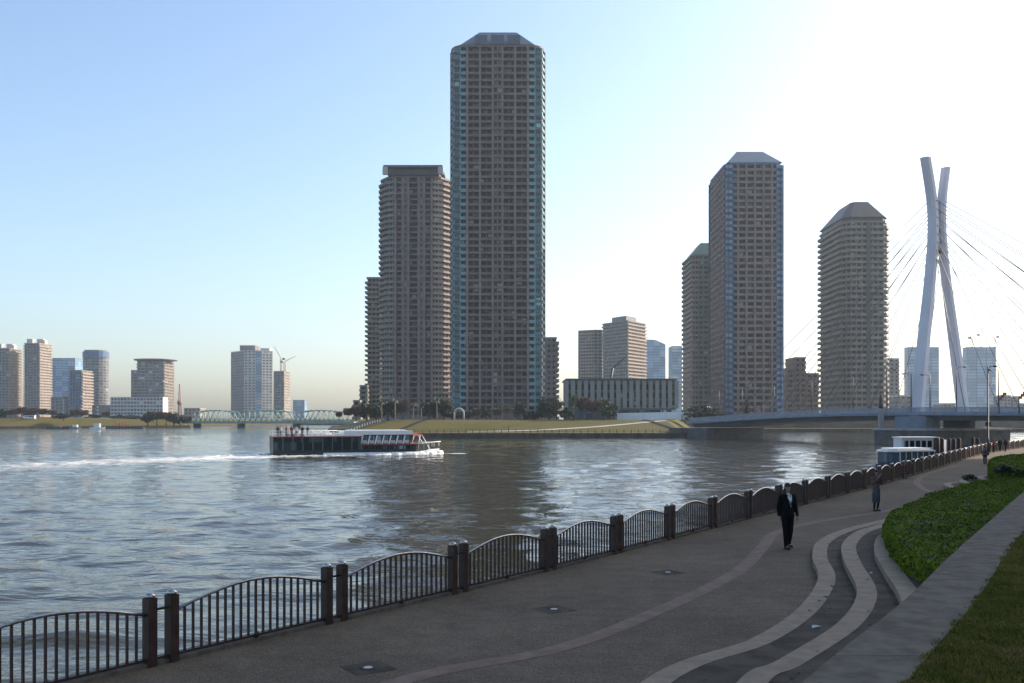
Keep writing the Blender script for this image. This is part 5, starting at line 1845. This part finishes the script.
plab = ['stout brown mooring pile standing at the right end of the white landing cabin', 'stout brown mooring pile just right of the one touching the white cabin', 'thin brown pile right of the stout pair', 'left one of two brown piles side by side between the stout pair and the lamp', 'right one of two brown piles side by side between the stout pair and the lamp', 'thin brown pile left of the last one before the tall lamp', 'last brown pile before the tall promenade lamp']
for (u, Y, vt, r_), lab in zip(piles, plab):
    x, y = W(u, Y)
    o = tag(MB().tube([(0, 0, -5), (0, 0, ZV(vt, Y) - 0.12), (0, 0, ZV(vt, Y))], [r_, r_, r_ * 0.6], 10).build('mooring_pile', M['pile_brown'], None, (x, y, 0)), lab, 'pile', 'mooring piles of the landing stage')

# tall lamp on the promenade
x, y = ground_at(988, 455)
o = thing('street_lamp', 'tall slim dark lamp post rising from the promenade beside the railing at right', 'lamp', (x, y, 0))
h = ZV(366, y)
MB().tube([(0, 0, 0), (0, 0, 1.6), (0, 0, 1.62), (0, 0, h)], [0.13, 0.12, 0.085, 0.06], 8).build('post', M['dark_steel'], o)
MB().tube([(0, 0, h - 0.2), (0.4, 0, h), (0.6, 0, h)], 0.035, 6).build('arm', M['dark_steel'], o)
MB().ball((0.72, 0, h - 0.02), (0.28, 0.16, 0.1), 8).build('lamp_head', M['dark_steel'], o)
MB().box(-0.25, 0.25, -0.06, 0.06, 2.9, 3.3).build('notice_plate', M['dark_steel'], o)

# small discs sunk into the paving and a scrap of paper
for u, v, lab in ((554, 609.5, 'round pale ground light in the paving, middle one of three, below the second near panel'), (368, 668, 'round pale ground light in the paving nearest the bottom edge'), (668, 572.5, 'round pale ground light in the paving farthest from the bottom edge')):
    x, y = ground_at(u, v)
    o = thing('ground_light', lab, 'ground light', (x, y, 0.0), group='lights sunk in the paving')
    MB().box(-0.32, 0.32, -0.32, 0.32, -0.02, 0.003, 0, R(33)).build('surround', M['tread'], o)
    MB().lathe([(0.13, 0.0), (0.13, 0.006), (0.075, 0.008)], 20).build('rim', M['tread'], o)
    MB().lathe([(0.07, 0.008), (0.06, 0.016), (0.0, 0.018)], 20).build('lens', M['litter'], o)
d = (CAM_Z - 0.15) * 1000 / (628.5 - 419)
o = MB().add([(0, 0, 0), (0.16, 0.03, 0.025), (0.18, 0.13, 0.01), (0.03, 0.10, 0.03), (0.09, 0.06, 0.04)], [(0, 1, 4), (1, 2, 4), (2, 3, 4), (3, 0, 4)]).build('paper_scrap', M['litter'], None, ((812 - 512) / 1000 * d, d, 0.157))
tag(o, 'crumpled scrap of white paper lying on the lowest wavy step', 'litter')
for u, v, hh, lab in ((869, 574, 0.30, 'small dry leaf on the tread between middle and topmost step'), (817, 602, 0.15, 'brown leaf beside the kerb of the lowest step')):
    d = (CAM_Z - hh) * 1000 / (v - 419)
    o = MB().add([(0, 0, 0), (0.09, 0.01, 0.02), (0.14, 0.05, 0.005), (0.06, 0.06, 0.025)], [(0, 1, 3), (1, 2, 3)]).build('dry_leaf', M['litter'] if hh > 0.2 else M['soil'], None, ((u - 512) / 1000 * d, d, hh + 0.012))
    tag(o, lab, 'leaf')

fw = thing('flood_wall', 'long brown flood wall on the far bank seen under the bridge deck', 'wall', (88, 455, -0.7))
MB().box(0, 420, 0, 1.2, 0, 2.2).build('wall_body', M['flood_wall'], fw)
MB().box(0, 420, 9, 10, 0, 3.8).build('upper_wall', M['flood_wall'], fw)
# dry leaves blown against the kerbs
lv, lf = [], []
for i in range(260):
    cv = random.choice(CURVES)
    pts_ = spline(ground_px(cv[1], cv[0]), 8)
    p = random.choice(pts_)
    hgt = cv[0] if random.random() < 0.75 else cv[0] - 0.15
    dx = random.gauss(0.55, 0.22) if hgt == cv[0] else random.gauss(-0.12, 0.06)
    if hgt < 0: continue
    x, y = p[0] + dx, p[1] + random.gauss(0, 0.15)
    a = random.uniform(0, 6.28); q = random.uniform(0.018, 0.045)
    o_ = len(lv)
    for k in range(4):
        lv.append((x + q * math.cos(a + k * 1.57) * (1.4 if k % 2 else 0.8), y + q * math.sin(a + k * 1.57) * (1.4 if k % 2 else 0.8), hgt + 0.012 + random.uniform(0, 0.02)))
    lf.append((o_, o_ + 1, o_ + 2, o_ + 3))
me = bpy.data.meshes.new('leaf_litter')
me.from_pydata(lv, [], lf)
me.materials.append(M['soil'])
tag(link('leaf_litter', me), 'dry dark leaf litter scattered along the wavy kerbs', 'leaf litter', kind='stuff')
# white arch on the lawn
x, y = W(459, 346)
o = thing('garden_arch', 'white arch standing on the lawn before the tallest tower', 'arch', (x, y, GZ))
pts_ = [(-1.65, 0, -0.2), (-1.65, 0, 2.2)] + [(-1.65 * math.cos(math.pi * k / 10), 0, 2.2 + 1.75 * math.sin(math.pi * k / 10)) for k in range(1, 10)] + [(1.65, 0, 2.2), (1.65, 0, -0.2)]
MB().tube(pts_, 0.3, 8).build('arch_ring', M['pale_tile'], o)

# small craft under the left shore
for u, Y, L, hgt, lab, mt in ((58, 585, 13, 1.7, 'long low dark barge moored off the left grass bank', 'boat_dark'), (76, 598, 7, 2.4, 'small pale boat between the dark barge and the white cruiser', 'grey_tile'), (98, 596, 9, 3.2, 'small white cabin cruiser moored at the left shore', 'white_paint')):
    x, y = W(u, Y)
    o = thing('small_boat', lab, 'boat', (x, y, WATER_Z))
    MB().prism([(-L / 2, -1.3), (L * 0.3, -1.3), (L / 2, 0), (L * 0.3, 1.3), (-L / 2, 1.3)], -0.5, [0.9, 0.9, 1.3, 0.9, 0.9]).build('hull', M[mt], o)
    MB().prism([(-L * 0.25, -0.9), (L * 0.12, -0.9), (L * 0.2, 0), (L * 0.12, 0.9), (-L * 0.25, 0.9)], 0.9, hgt).build('cabin', M['white_paint' if mt != 'boat_dark' else 'grey_tile'], o)
x, y = W(121, 600)
o = thing('work_barge', 'dark barge with rusty lattice gear right of the white cruiser', 'boat', (x, y, WATER_Z))
MB().prism([(-8, -2.5), (14, -2.5), (15, 0), (14, 2.5), (-8, 2.5)], -0.5, 1.0).build('hull', M['boat_dark'], o)
mb = MB()
for k in range(5):
    mb.tube([(-5 + 2 * k, -1, 1), (-4 + 2 * k, 0, 5.5 - abs(k - 2))], 0.22, 5)
    mb.tube([(-3 + 2 * k, 1, 1), (-4 + 2 * k, 0, 5.5 - abs(k - 2))], 0.22, 5)
mb.build('lattice_gear', M['red_steel'], o)
x, y = W(30, 640)
o = thing('van', 'tiny white van parked on the left grass bank', 'van', (x, y, 3.3))
MB().prism([(-3.4, -1), (3.4, -1), (3.4, 1), (-3.4, 1)], 0.5, 2.6).build('body', M['white_paint'], o)
for q in (-2.2, 2.2):
    MB().tube([(q, -1.05, 0.4), (q, 1.05, 0.4)], 0.42, 10).build('wheel', M['dark_steel'], o)
MB().box(-2.8, 2.8, -1.03, -1.0, 1.6, 2.2).build('window', M['glass'], o)

# ------------------------------------------------------------------ trees
def leaf_crown(n, rx, ry, rz, zc, leaf, seed, clumps=14, flat=0.0):
    """Leaf-sized faces in clumps spread through an uneven crown."""
    r = random.Random(seed)
    mb = MB()
    cl = []
    for k in range(clumps):
        a, b = r.uniform(0, 6.28), math.acos(r.uniform(-0.75, 1))
        q = r.uniform(0.35, 0.95)
        cl.append((rx * q * math.sin(b) * math.cos(a), ry * q * math.sin(b) * math.sin(a), zc + rz * q * math.cos(b), r.uniform(0.28, 0.52)))
    for i in range(n):
        cx, cy, cz, cr_ = cl[r.randrange(clumps)]
        v = Vector((r.gauss(0, 1), r.gauss(0, 1), r.gauss(0, 1))).normalized() * (r.random() ** 0.45)
        p = Vector((cx + v.x * cr_ * rx, cy + v.y * cr_ * ry, cz + v.z * cr_ * rz * 0.8))
        nx = Vector((r.gauss(0, 1), r.gauss(0, 1), r.gauss(0, 1) + 0.6)).normalized()
        t = nx.orthogonal().normalized()
        t = Quaternion(nx, r.uniform(0, 6.28)) @ t
        s = nx.cross(t)
        l = leaf * r.uniform(0.6, 1.3)
        mb.add([p - t * l, p - s * l * 0.6, p + t * l, p + s * l * 0.6], [(0, 1, 2, 3)])
    return mb
def limbs(h, r0, n, spread, seed, z0=0.45):
    r = random.Random(seed)
    mb = MB()
    bend = [(0, 0, -0.3)]
    for k in range(1, 6):
        bend.append((r.uniform(-0.12, 0.12) * h * 0.2, r.uniform(-0.12, 0.12) * h * 0.2, h * 0.82 * k / 5))
    mb.tube(bend, [r0 * (1 - 0.8 * k / 5) for k in range(6)], 7)
    for k in range(n):
        t = r.uniform(z0, 0.95)
        i = int(t * 5)
        p = Vector(bend[i]).lerp(Vector(bend[min(5, i + 1)]), t * 5 - i)
        a = k * 2.4 + r.uniform(-0.4, 0.4)
        L = spread * r.uniform(0.6, 1.0)
        q = p + Vector((math.cos(a) * L * 0.55, math.sin(a) * L * 0.55, L * 0.35))
        e = p + Vector((math.cos(a) * L, math.sin(a) * L, L * 0.85))
        mb.tube([p, q, e], [r0 * 0.35, r0 * 0.22, r0 * 0.08], 5)
    return mb
def twigs(h, spread, n, seed):
    r = random.Random(seed)
    mb = MB()
    for k in range(n):
        z = h * r.uniform(0.35, 0.85)
        a = r.uniform(0, 6.28)
        q = r.random() ** 0.5 * spread * (1.1 - abs(z / h - 0.6))
        p = Vector((math.cos(a) * q * 0.6, math.sin(a) * q * 0.6, z))
        e = p + Vector((math.cos(a + r.uniform(-.8, .8)) * 0.7, math.sin(a + r.uniform(-.8, .8)) * 0.7, r.uniform(0.3, 1.0))) * spread * 0.34
        mb.tube([p, e], [0.08, 0.04], 3, cap=False)
        mb.tube([p.lerp(e, 0.5), p.lerp(e, 0.5) + Vector((r.uniform(-.5, .5), r.uniform(-.5, .5), r.uniform(0.1, 0.7))) * spread * 0.25], [0.06, 0.03], 3, cap=False)
    return mb
TV = {}
for i in range(3):
    TV['evergreen', i] = ((limbs(8, 0.28, 7, 1.8, 10 + i), 'bark'), (leaf_crown(3400, 2.8, 2.8, 3.7, 4.4, 0.34, 20 + i, 22), 'leaf_dark'))
    TV['olive', i] = ((limbs(8, 0.25, 7, 1.8, 30 + i), 'bark'), (leaf_crown(1100, 2.5, 2.5, 2.7, 5.4, 0.26, 40 + i, 16), 'leaf_olive'))
    TV['bare', i] = ((limbs(7, 0.2, 14, 2.6, 50 + i, 0.3), 'bark'), (twigs(7.5, 3.0, 620, 60 + i), 'twig_brown'))
    TV['bush', i] = ((limbs(2.4, 0.12, 6, 0.9, 70 + i, 0.2), 'bark'), (leaf_crown(1400, 2.2, 1.7, 1.3, 1.4, 0.24, 80 + i, 16), 'leaf_dark'))
# palm
for i in range(2):
    r = random.Random(90 + i)
    tr = MB()
    tr.tube([(0, 0, -0.3), (0.1, 0, 2.5), (0.05, 0.1, 5), (0.2, 0.1, 6.8)], [0.32, 0.25, 0.22, 0.2], 8)
    cr_ = MB()
    for k in range(26):
        a = k * 2.4
        el = r.uniform(-0.5, 1.2)
        L = r.uniform(1.5, 2.2)
        pts_ = [Vector((0.2, 0.1, 6.8))]
        d = Vector((math.cos(a) * math.cos(el), math.sin(a) * math.cos(el), math.sin(el)))
        for q in range(4):
            pts_.append(pts_[-1] + d * L / 4)
            d = (d + Vector((0, 0, -0.28))).normalized()
        for q in range(4):
            p, n_ = pts_[q], pts_[q + 1]
            s = (n_ - p).cross(Vector((0, 0, 1))).normalized() * (0.34 - 0.06 * q)
            dn = Vector((0, 0, -0.16))
            cr_.add([p, p + s + dn, n_ + s * 0.7 + dn, n_], [(0, 1, 2, 3)])
            cr_.add([p, n_, n_ - s * 0.7 + dn, p - s + dn], [(0, 1, 2, 3)])
    TV['palm', i] = ((tr, 'bark_pale'), (cr_, 'leaf_palm'))
# conifer
r = random.Random(5)
tr = MB().tube([(0, 0, -0.3), (0, 0, 9.4)], [0.26, 0.05], 7)
cr_ = MB()
for k in range(1500):
    t = r.random() ** 0.7
    z = 9.6 - 8.4 * t
    q = 2.2 * t * math.sqrt(r.uniform(0.25, 1)) * (0.8 + 0.3 * math.sin(z * 5))
    a = r.uniform(0, 6.28)
    p = Vector((q * math.cos(a), q * math.sin(a), z))
    d = Vector((math.cos(a), math.sin(a), -0.35)) * 0.3
    s = Vector((-math.sin(a), math.cos(a), r.uniform(-.3, .3))) * 0.15
    cr_.add([p - d, p - s, p + d, p + s], [(0, 1, 2, 3)])
TV['conifer', 0] = ((tr, 'bark'), (cr_, 'leaf_dark'))
TM = {k: (a[0].mesh('trunk', M[a[1]]), b[0].mesh('crown', M[b[1]])) for k, (a, b) in TV.items()}
KN = {'evergreen': 'evergreen_tree', 'olive': 'broadleaf_tree', 'bare': 'bare_tree', 'bush': 'shrub', 'palm': 'palm_tree', 'conifer': 'conifer'}
def tree(kind, u, Y, z, h_px, label, group, wide=1.0):
    """A tree h_px tall in the photo, its foot at (column u, distance Y, height z)."""
    base = {'evergreen': 8.3, 'olive': 8.3, 'bare': 7.6, 'bush': 2.9, 'palm': 8.0, 'conifer': 9.7}[kind]
    nv = sum(1 for k in TM if k[0] == kind)
    tm, cm = TM[kind, random.randrange(nv)]
    s = h_px / 1000 * Y / base
    x, y = W(u, Y)
    o = thing(KN[kind], label, 'shrub' if kind == 'bush' else 'tree', (x, y, z), random.uniform(0, 6.28), group)
    o.scale = (s * wide, s * wide, s)
    link('trunk', tm, o)
    link('crown', cm, o)
G1, G2, G3 = 'trees on the island below the towers', 'trees and shrubs on the left shore', 'palms on the island lawn'
for kind, u, Y, hp, wide, lab, g in (
        ('bare', 339, 350, 9, 1.3, 'bare brown tree at the far left end of the island lawn', G1),
        ('bare', 348, 352, 13, 1.3, 'bare brown tree second from the left end of the island lawn', G1),
        ('bare', 356, 352, 15, 1.2, 'bare reddish tree below the small stepped blocks left of the mauve tower', G1),
        ('evergreen', 367, 355, 19, 1.3, 'dark evergreen at the left foot of the mauve tower', G1),
        ('evergreen', 377, 352, 17, 1.2, 'dark evergreen second from the left at the foot of the mauve tower', G1),
        ('palm', 381.5, 345, 21, 0.8, 'palm leftmost of those before the mauve tower', G3),
        ('evergreen', 388, 356, 21, 1.3, 'dark evergreen between the two left palms before the mauve tower', G1),
        ('palm', 395, 344, 22, 0.8, 'palm second from the left before the mauve tower', G3),
        ('bare', 403, 352, 22, 1.0, 'bare tree before the middle of the mauve tower', G1),
        ('palm', 413, 345, 18, 1.0, 'bushy short palm left one of the close pair before the mauve tower', G3),
        ('palm', 421.5, 345, 15, 1.0, 'bushy short palm right one of the close pair before the mauve tower', G3),
        ('evergreen', 429, 356, 20, 1.3, 'dark evergreen at the right foot of the mauve tower', G1),
        ('palm', 437, 344, 23, 0.8, 'tall palm just left of the gap between the two tallest towers', G3),
        ('evergreen', 444, 354, 22, 1.2, 'dark evergreen in the gap between the two tallest towers', G1),
        ('bush', 452, 352, 9, 1.4, 'dark shrub left of the white arch', G1),
        ('bush', 468, 352, 9, 1.4, 'dark shrub right of the white arch', G1),
        ('bare', 477, 352, 13, 1.2, 'bare tree before the left half of the tallest tower', G1),
        ('evergreen', 486, 356, 13, 1.3, 'small evergreen before the middle of the tallest tower', G1),
        ('bare', 497, 352, 13, 1.2, 'bare tree before the middle of the tallest tower', G1),
        ('olive', 509, 354, 15, 1.2, 'olive green tree right of the bare one before the tallest tower', G1),
        ('evergreen', 520, 350, 19, 1.0, 'round evergreen before the right half of the tallest tower', G1),
        ('bush', 531, 352, 9, 1.2, 'shrub at the right foot of the tallest tower', G1),
        ('bush', 541, 352, 12, 1.2, 'shrub below the teal right corner of the tallest tower', G1),
        ('evergreen', 549, 350, 26, 1.1, 'big rounded evergreen below the narrow tan block', G1),
        ('olive', 557, 349, 22, 1.1, 'olive tree leaning against the big rounded evergreen', G1),
        ('bush', 566, 350, 12, 1.3, 'shrub between the big rounded evergreen and the low office building', G1),
        ('olive', 575, 347, 29, 0.75, 'tall olive tree at the left end of the low office building', G1),
        ('bare', 584, 348, 25, 0.9, 'bare tree second from the left before the low office building', G1),
        ('bare', 593, 348, 22, 0.9, 'bare tree third from the left before the low office building', G1),
        ('olive', 603, 347, 24, 1.0, 'broad olive tree before the low office building', G1),
        ('bush', 611, 347, 15, 1.0, 'tall shrub touching the left end of the white hoarding', G1),
        ('bush', 700, 356, 14, 2.0, 'dark shrub between the white hoarding and the bridge end', G1),
        ('bush', 712, 352, 14, 1.6, 'dark shrub right behind the left end of the bridge', G1),
        ('conifer', 747, 340, 24, 1.0, 'dark pointed conifer before the blue cornered tower', G1)):
    tree(kind, u, Y, GZ - 0.05, hp, lab, g, wide)
for kind, u, Y, z, hp, wide, lab in (
        ('evergreen', 2, 650, 3.2, 11, 1.3, 'dark tree at the left edge of the picture on the far shore'),
        ('bare', 10, 648, 4.3, 9, 1.3, 'bare tree below the leftmost tan tower'),
        ('bare', 22, 650, 4.4, 12, 1.5, 'bare tree between the twin tan towers'),
        ('bare', 33, 650, 4.4, 11, 1.5, 'bare tree below the second tan tower'),
        ('bare', 43, 650, 4.4, 10, 1.5, 'bare tree right of the white van on the left shore'),
        ('bare', 16, 655, 4.4, 10, 1.7, 'low bare tree between the first two bare trees of the left shore'),
        ('evergreen', 28, 662, 4.4, 8, 1.6, 'dark low tree behind the white van'),
        ('bare', 52, 652, 4.2, 9, 1.7, 'bare tree below the small grey box building on the left shore'),
        ('bare', 84, 690, 3.5, 10, 1.6, 'bare tree below the round grey tower'),
        ('bush', 94, 690, 3.0, 6, 2.2, 'shrub behind the white cabin cruiser'),
        ('bare', 106, 692, 3.0, 9, 1.6, 'bare tree at the left end of the long white block'),
        ('bush', 118, 690, 2.4, 6, 2.4, 'shrub below the left part of the long white block'),
        ('bush', 133, 690, 2.2, 6, 2.4, 'shrub below the middle of the long white block'),
        ('bush', 63, 640, 3.0, 7, 1.6, 'dark shrub at the right end of the left grass bank'),
        ('bare', 75, 690, 3.5, 11, 1.5, 'bare tree below the short block with tan balconies'),
        ('evergreen', 148, 660, -0.5, 14, 1.3, 'dark tree left end of the wooded spit by the green bridge'),
        ('bare', 157, 662, -0.3, 15, 1.5, 'bare tree on the wooded spit, second from its left end'),
        ('bare', 166, 664, -0.3, 14, 1.5, 'bare tree in the middle of the wooded spit'),
        ('evergreen', 174, 664, -0.5, 13, 1.4, 'dark tree right of the middle of the wooded spit'),
        ('evergreen', 180, 666, -0.5, 12, 1.2, 'dark tree at the right end of the wooded spit'),
        ('bare', 188, 668, -0.3, 9, 1.5, 'bare tree where the green bridge meets the wooded spit')):
    tree(kind, u, Y, z, hp, lab, G2, wide)

# ------------------------------------------------------------------ hedges beside the steps
def hedge(label, poly, z0, hgt, n, seed, leaf=0.034):
    cx, cy = sum(p[0] for p in poly) / len(poly), sum(p[1] for p in poly) / len(poly)
    root = thing('hedge', label, 'hedge', (cx, cy, z0))
    poly = [(p[0] - cx, p[1] - cy) for p in poly]
    if sum(a[0] * b[1] - b[0] * a[1] for a, b in zip(poly, poly[1:] + poly[:1])) < 0: poly = poly[::-1]
    inner = inset(poly, [0.16] * len(poly))
    MB().prism(inner, 0, hgt - 0.07).build('branches', M['hedge_wood'], root)
    r = random.Random(seed)
    xs, ys = [p[0] for p in poly], [p[1] for p in poly]
    def inside(x, y):
        c = False
        j = len(poly) - 1
        for i in range(len(poly)):
            if (poly[i][1] > y) != (poly[j][1] > y) and x < (poly[j][0] - poly[i][0]) * (y - poly[i][1]) / (poly[j][1] - poly[i][1]) + poly[i][0]:
                c = not c
            j = i
        return c
    per = []
    for i in range(len(poly)):
        a, b = Vector(poly[i]), Vector(poly[(i + 1) % len(poly)])
        per.append((a, b, (b - a).length))
    tot = sum(p[2] for p in per)
    verts, faces = [], []
    def put(p, nrm):
        nx = (nrm + Vector((r.gauss(0, .6), r.gauss(0, .6), r.gauss(0, .6)))).normalized()
        t = Quaternion(nx, r.uniform(0, 6.28)) @ nx.orthogonal().normalized()
        s = nx.cross(t)
        l = leaf * r.uniform(0.6, 1.35)
        o = len(verts)
        verts.extend([p - t * l, p - s * l * 0.55, p + t * l, p + s * l * 0.55])
        faces.append((o, o + 1, o + 2, o + 3))
    def lump(x, y):
        return 0.11 * mnoise.noise(Vector((x * 0.8 + seed, y * 0.8, 0))) + 0.07 * mnoise.noise(Vector((x * 2.3, y * 2.3, seed)))
    k = 0
    while k < n * 0.66:
        x, y = r.uniform(min(xs), max(xs)), r.uniform(min(ys), max(ys))
        if not inside(x, y): continue
        k += 1
        edge = min(abs((Vector((x, y)) - (a + (b - a) * max(0, min(1, (Vector((x, y)) - a).dot(b - a) / L ** 2)))).length) for a, b, L in per)
        z = hgt - 0.16 * max(0, 1 - edge / 0.22) ** 2 + lump(x, y) + r.uniform(-0.07, 0.03)
        if mnoise.noise(Vector((x * 3.1, y * 3.1, 7.7 + seed))) < -0.35: z -= 0.07
        put(Vector((x, y, z)), Vector((0, 0, 1)))
    for _ in range(int(n * 0.34)):
        q = r.uniform(0, tot)
        for a, b, L in per:
            if q < L: break
            q -= L
        p = a + (b - a) * q / L
        nn = Vector((-(b - a).y, (b - a).x, 0)).normalized()
        if inside(p.x + nn.x * 0.05, p.y + nn.y * 0.05): nn = -nn
        z = r.uniform(0.02, hgt)
        bulge = 0.05 + 0.5 * lump(p.x + z, p.y - z) - 0.14 * max(0, z / hgt - 0.75) * 2
        put(Vector((p.x, p.y, z)) + nn * (bulge + r.uniform(-0.05, 0.02)), nn)
    me = bpy.data.meshes.new('foliage')
    me.from_pydata([tuple(v) for v in verts], [], faces)
    me.materials.append(M['leaf_hedge'])
    link('foliage', me, root)
    return root
hedge('clipped green hedge nearest the camera, wedged between the wavy steps and the low wall', [(8.3, 17.3), (7.85, 18.9), (8.1, 20.6), (8.75, 23.0), (9.9, 26.6), (11.2, 29.4), (15.9, 37.2), (20.1, 43.2), (22.0, 45.4), (24.8, 45.6), (14.25, 27.8)], 0.44, 0.50, 95000, 1)
hedge('farther green hedge beyond the second bay of steps at the right edge', [(22.6, 46.2), (25.0, 46.2), (36.9, 66), (33.0, 66), (29.4, 61), (26.9, 56.4), (24.6, 51.4)], 0.44, 0.85, 42000, 2, 0.05)
# shrub tufts at the corners of the hedge
for (u, v, hh, hp, lab) in ((939, 500, 0.2, 0.45, 'small dark tuft of leaves at the tip of the hedge by the pinkish band'), (972, 480, 0.3, 0.4, 'low tuft of plants on the far bay of steps'), (1008, 474, 1.15, 0.5, 'dark loose shrub standing out of the farther hedge')):
    d = (CAM_Z - hh) * 1000 / (v - 419)
    o = thing('shrub', lab, 'shrub', ((u - 512) / 1000 * d, d, hh - 0.05))
    o.scale = (hp / 2.9 * 1.6, hp / 2.9 * 1.6, hp / 2.9)
    link('trunk', TM['bush', 0][0], o)
    link('crown', TM['bush', 1][1], o)

# ------------------------------------------------------------------ the hazy air
hz = bpy.data.materials.new('haze')
hz.use_nodes = True
hn = hz.node_tree
hn.nodes.clear()
ho = hn.nodes.new('ShaderNodeOutputMaterial')
hv = hn.nodes.new('ShaderNodeVolumePrincipled')
hv.inputs['Color'].default_value = (0.80, 0.91, 1.0, 1)
hv.inputs['Density'].default_value = HAZE_DENSITY
hv.inputs['Anisotropy'].default_value = 0.35
hn.links.new(hv.outputs[0], ho.inputs['Volume'])
o = MB().box(-7600, 7600, -300, 2760, -8.0, 190).build('haze', hz)
tag(o, 'pale haze over the river and the far towers', 'haze', kind='stuff')
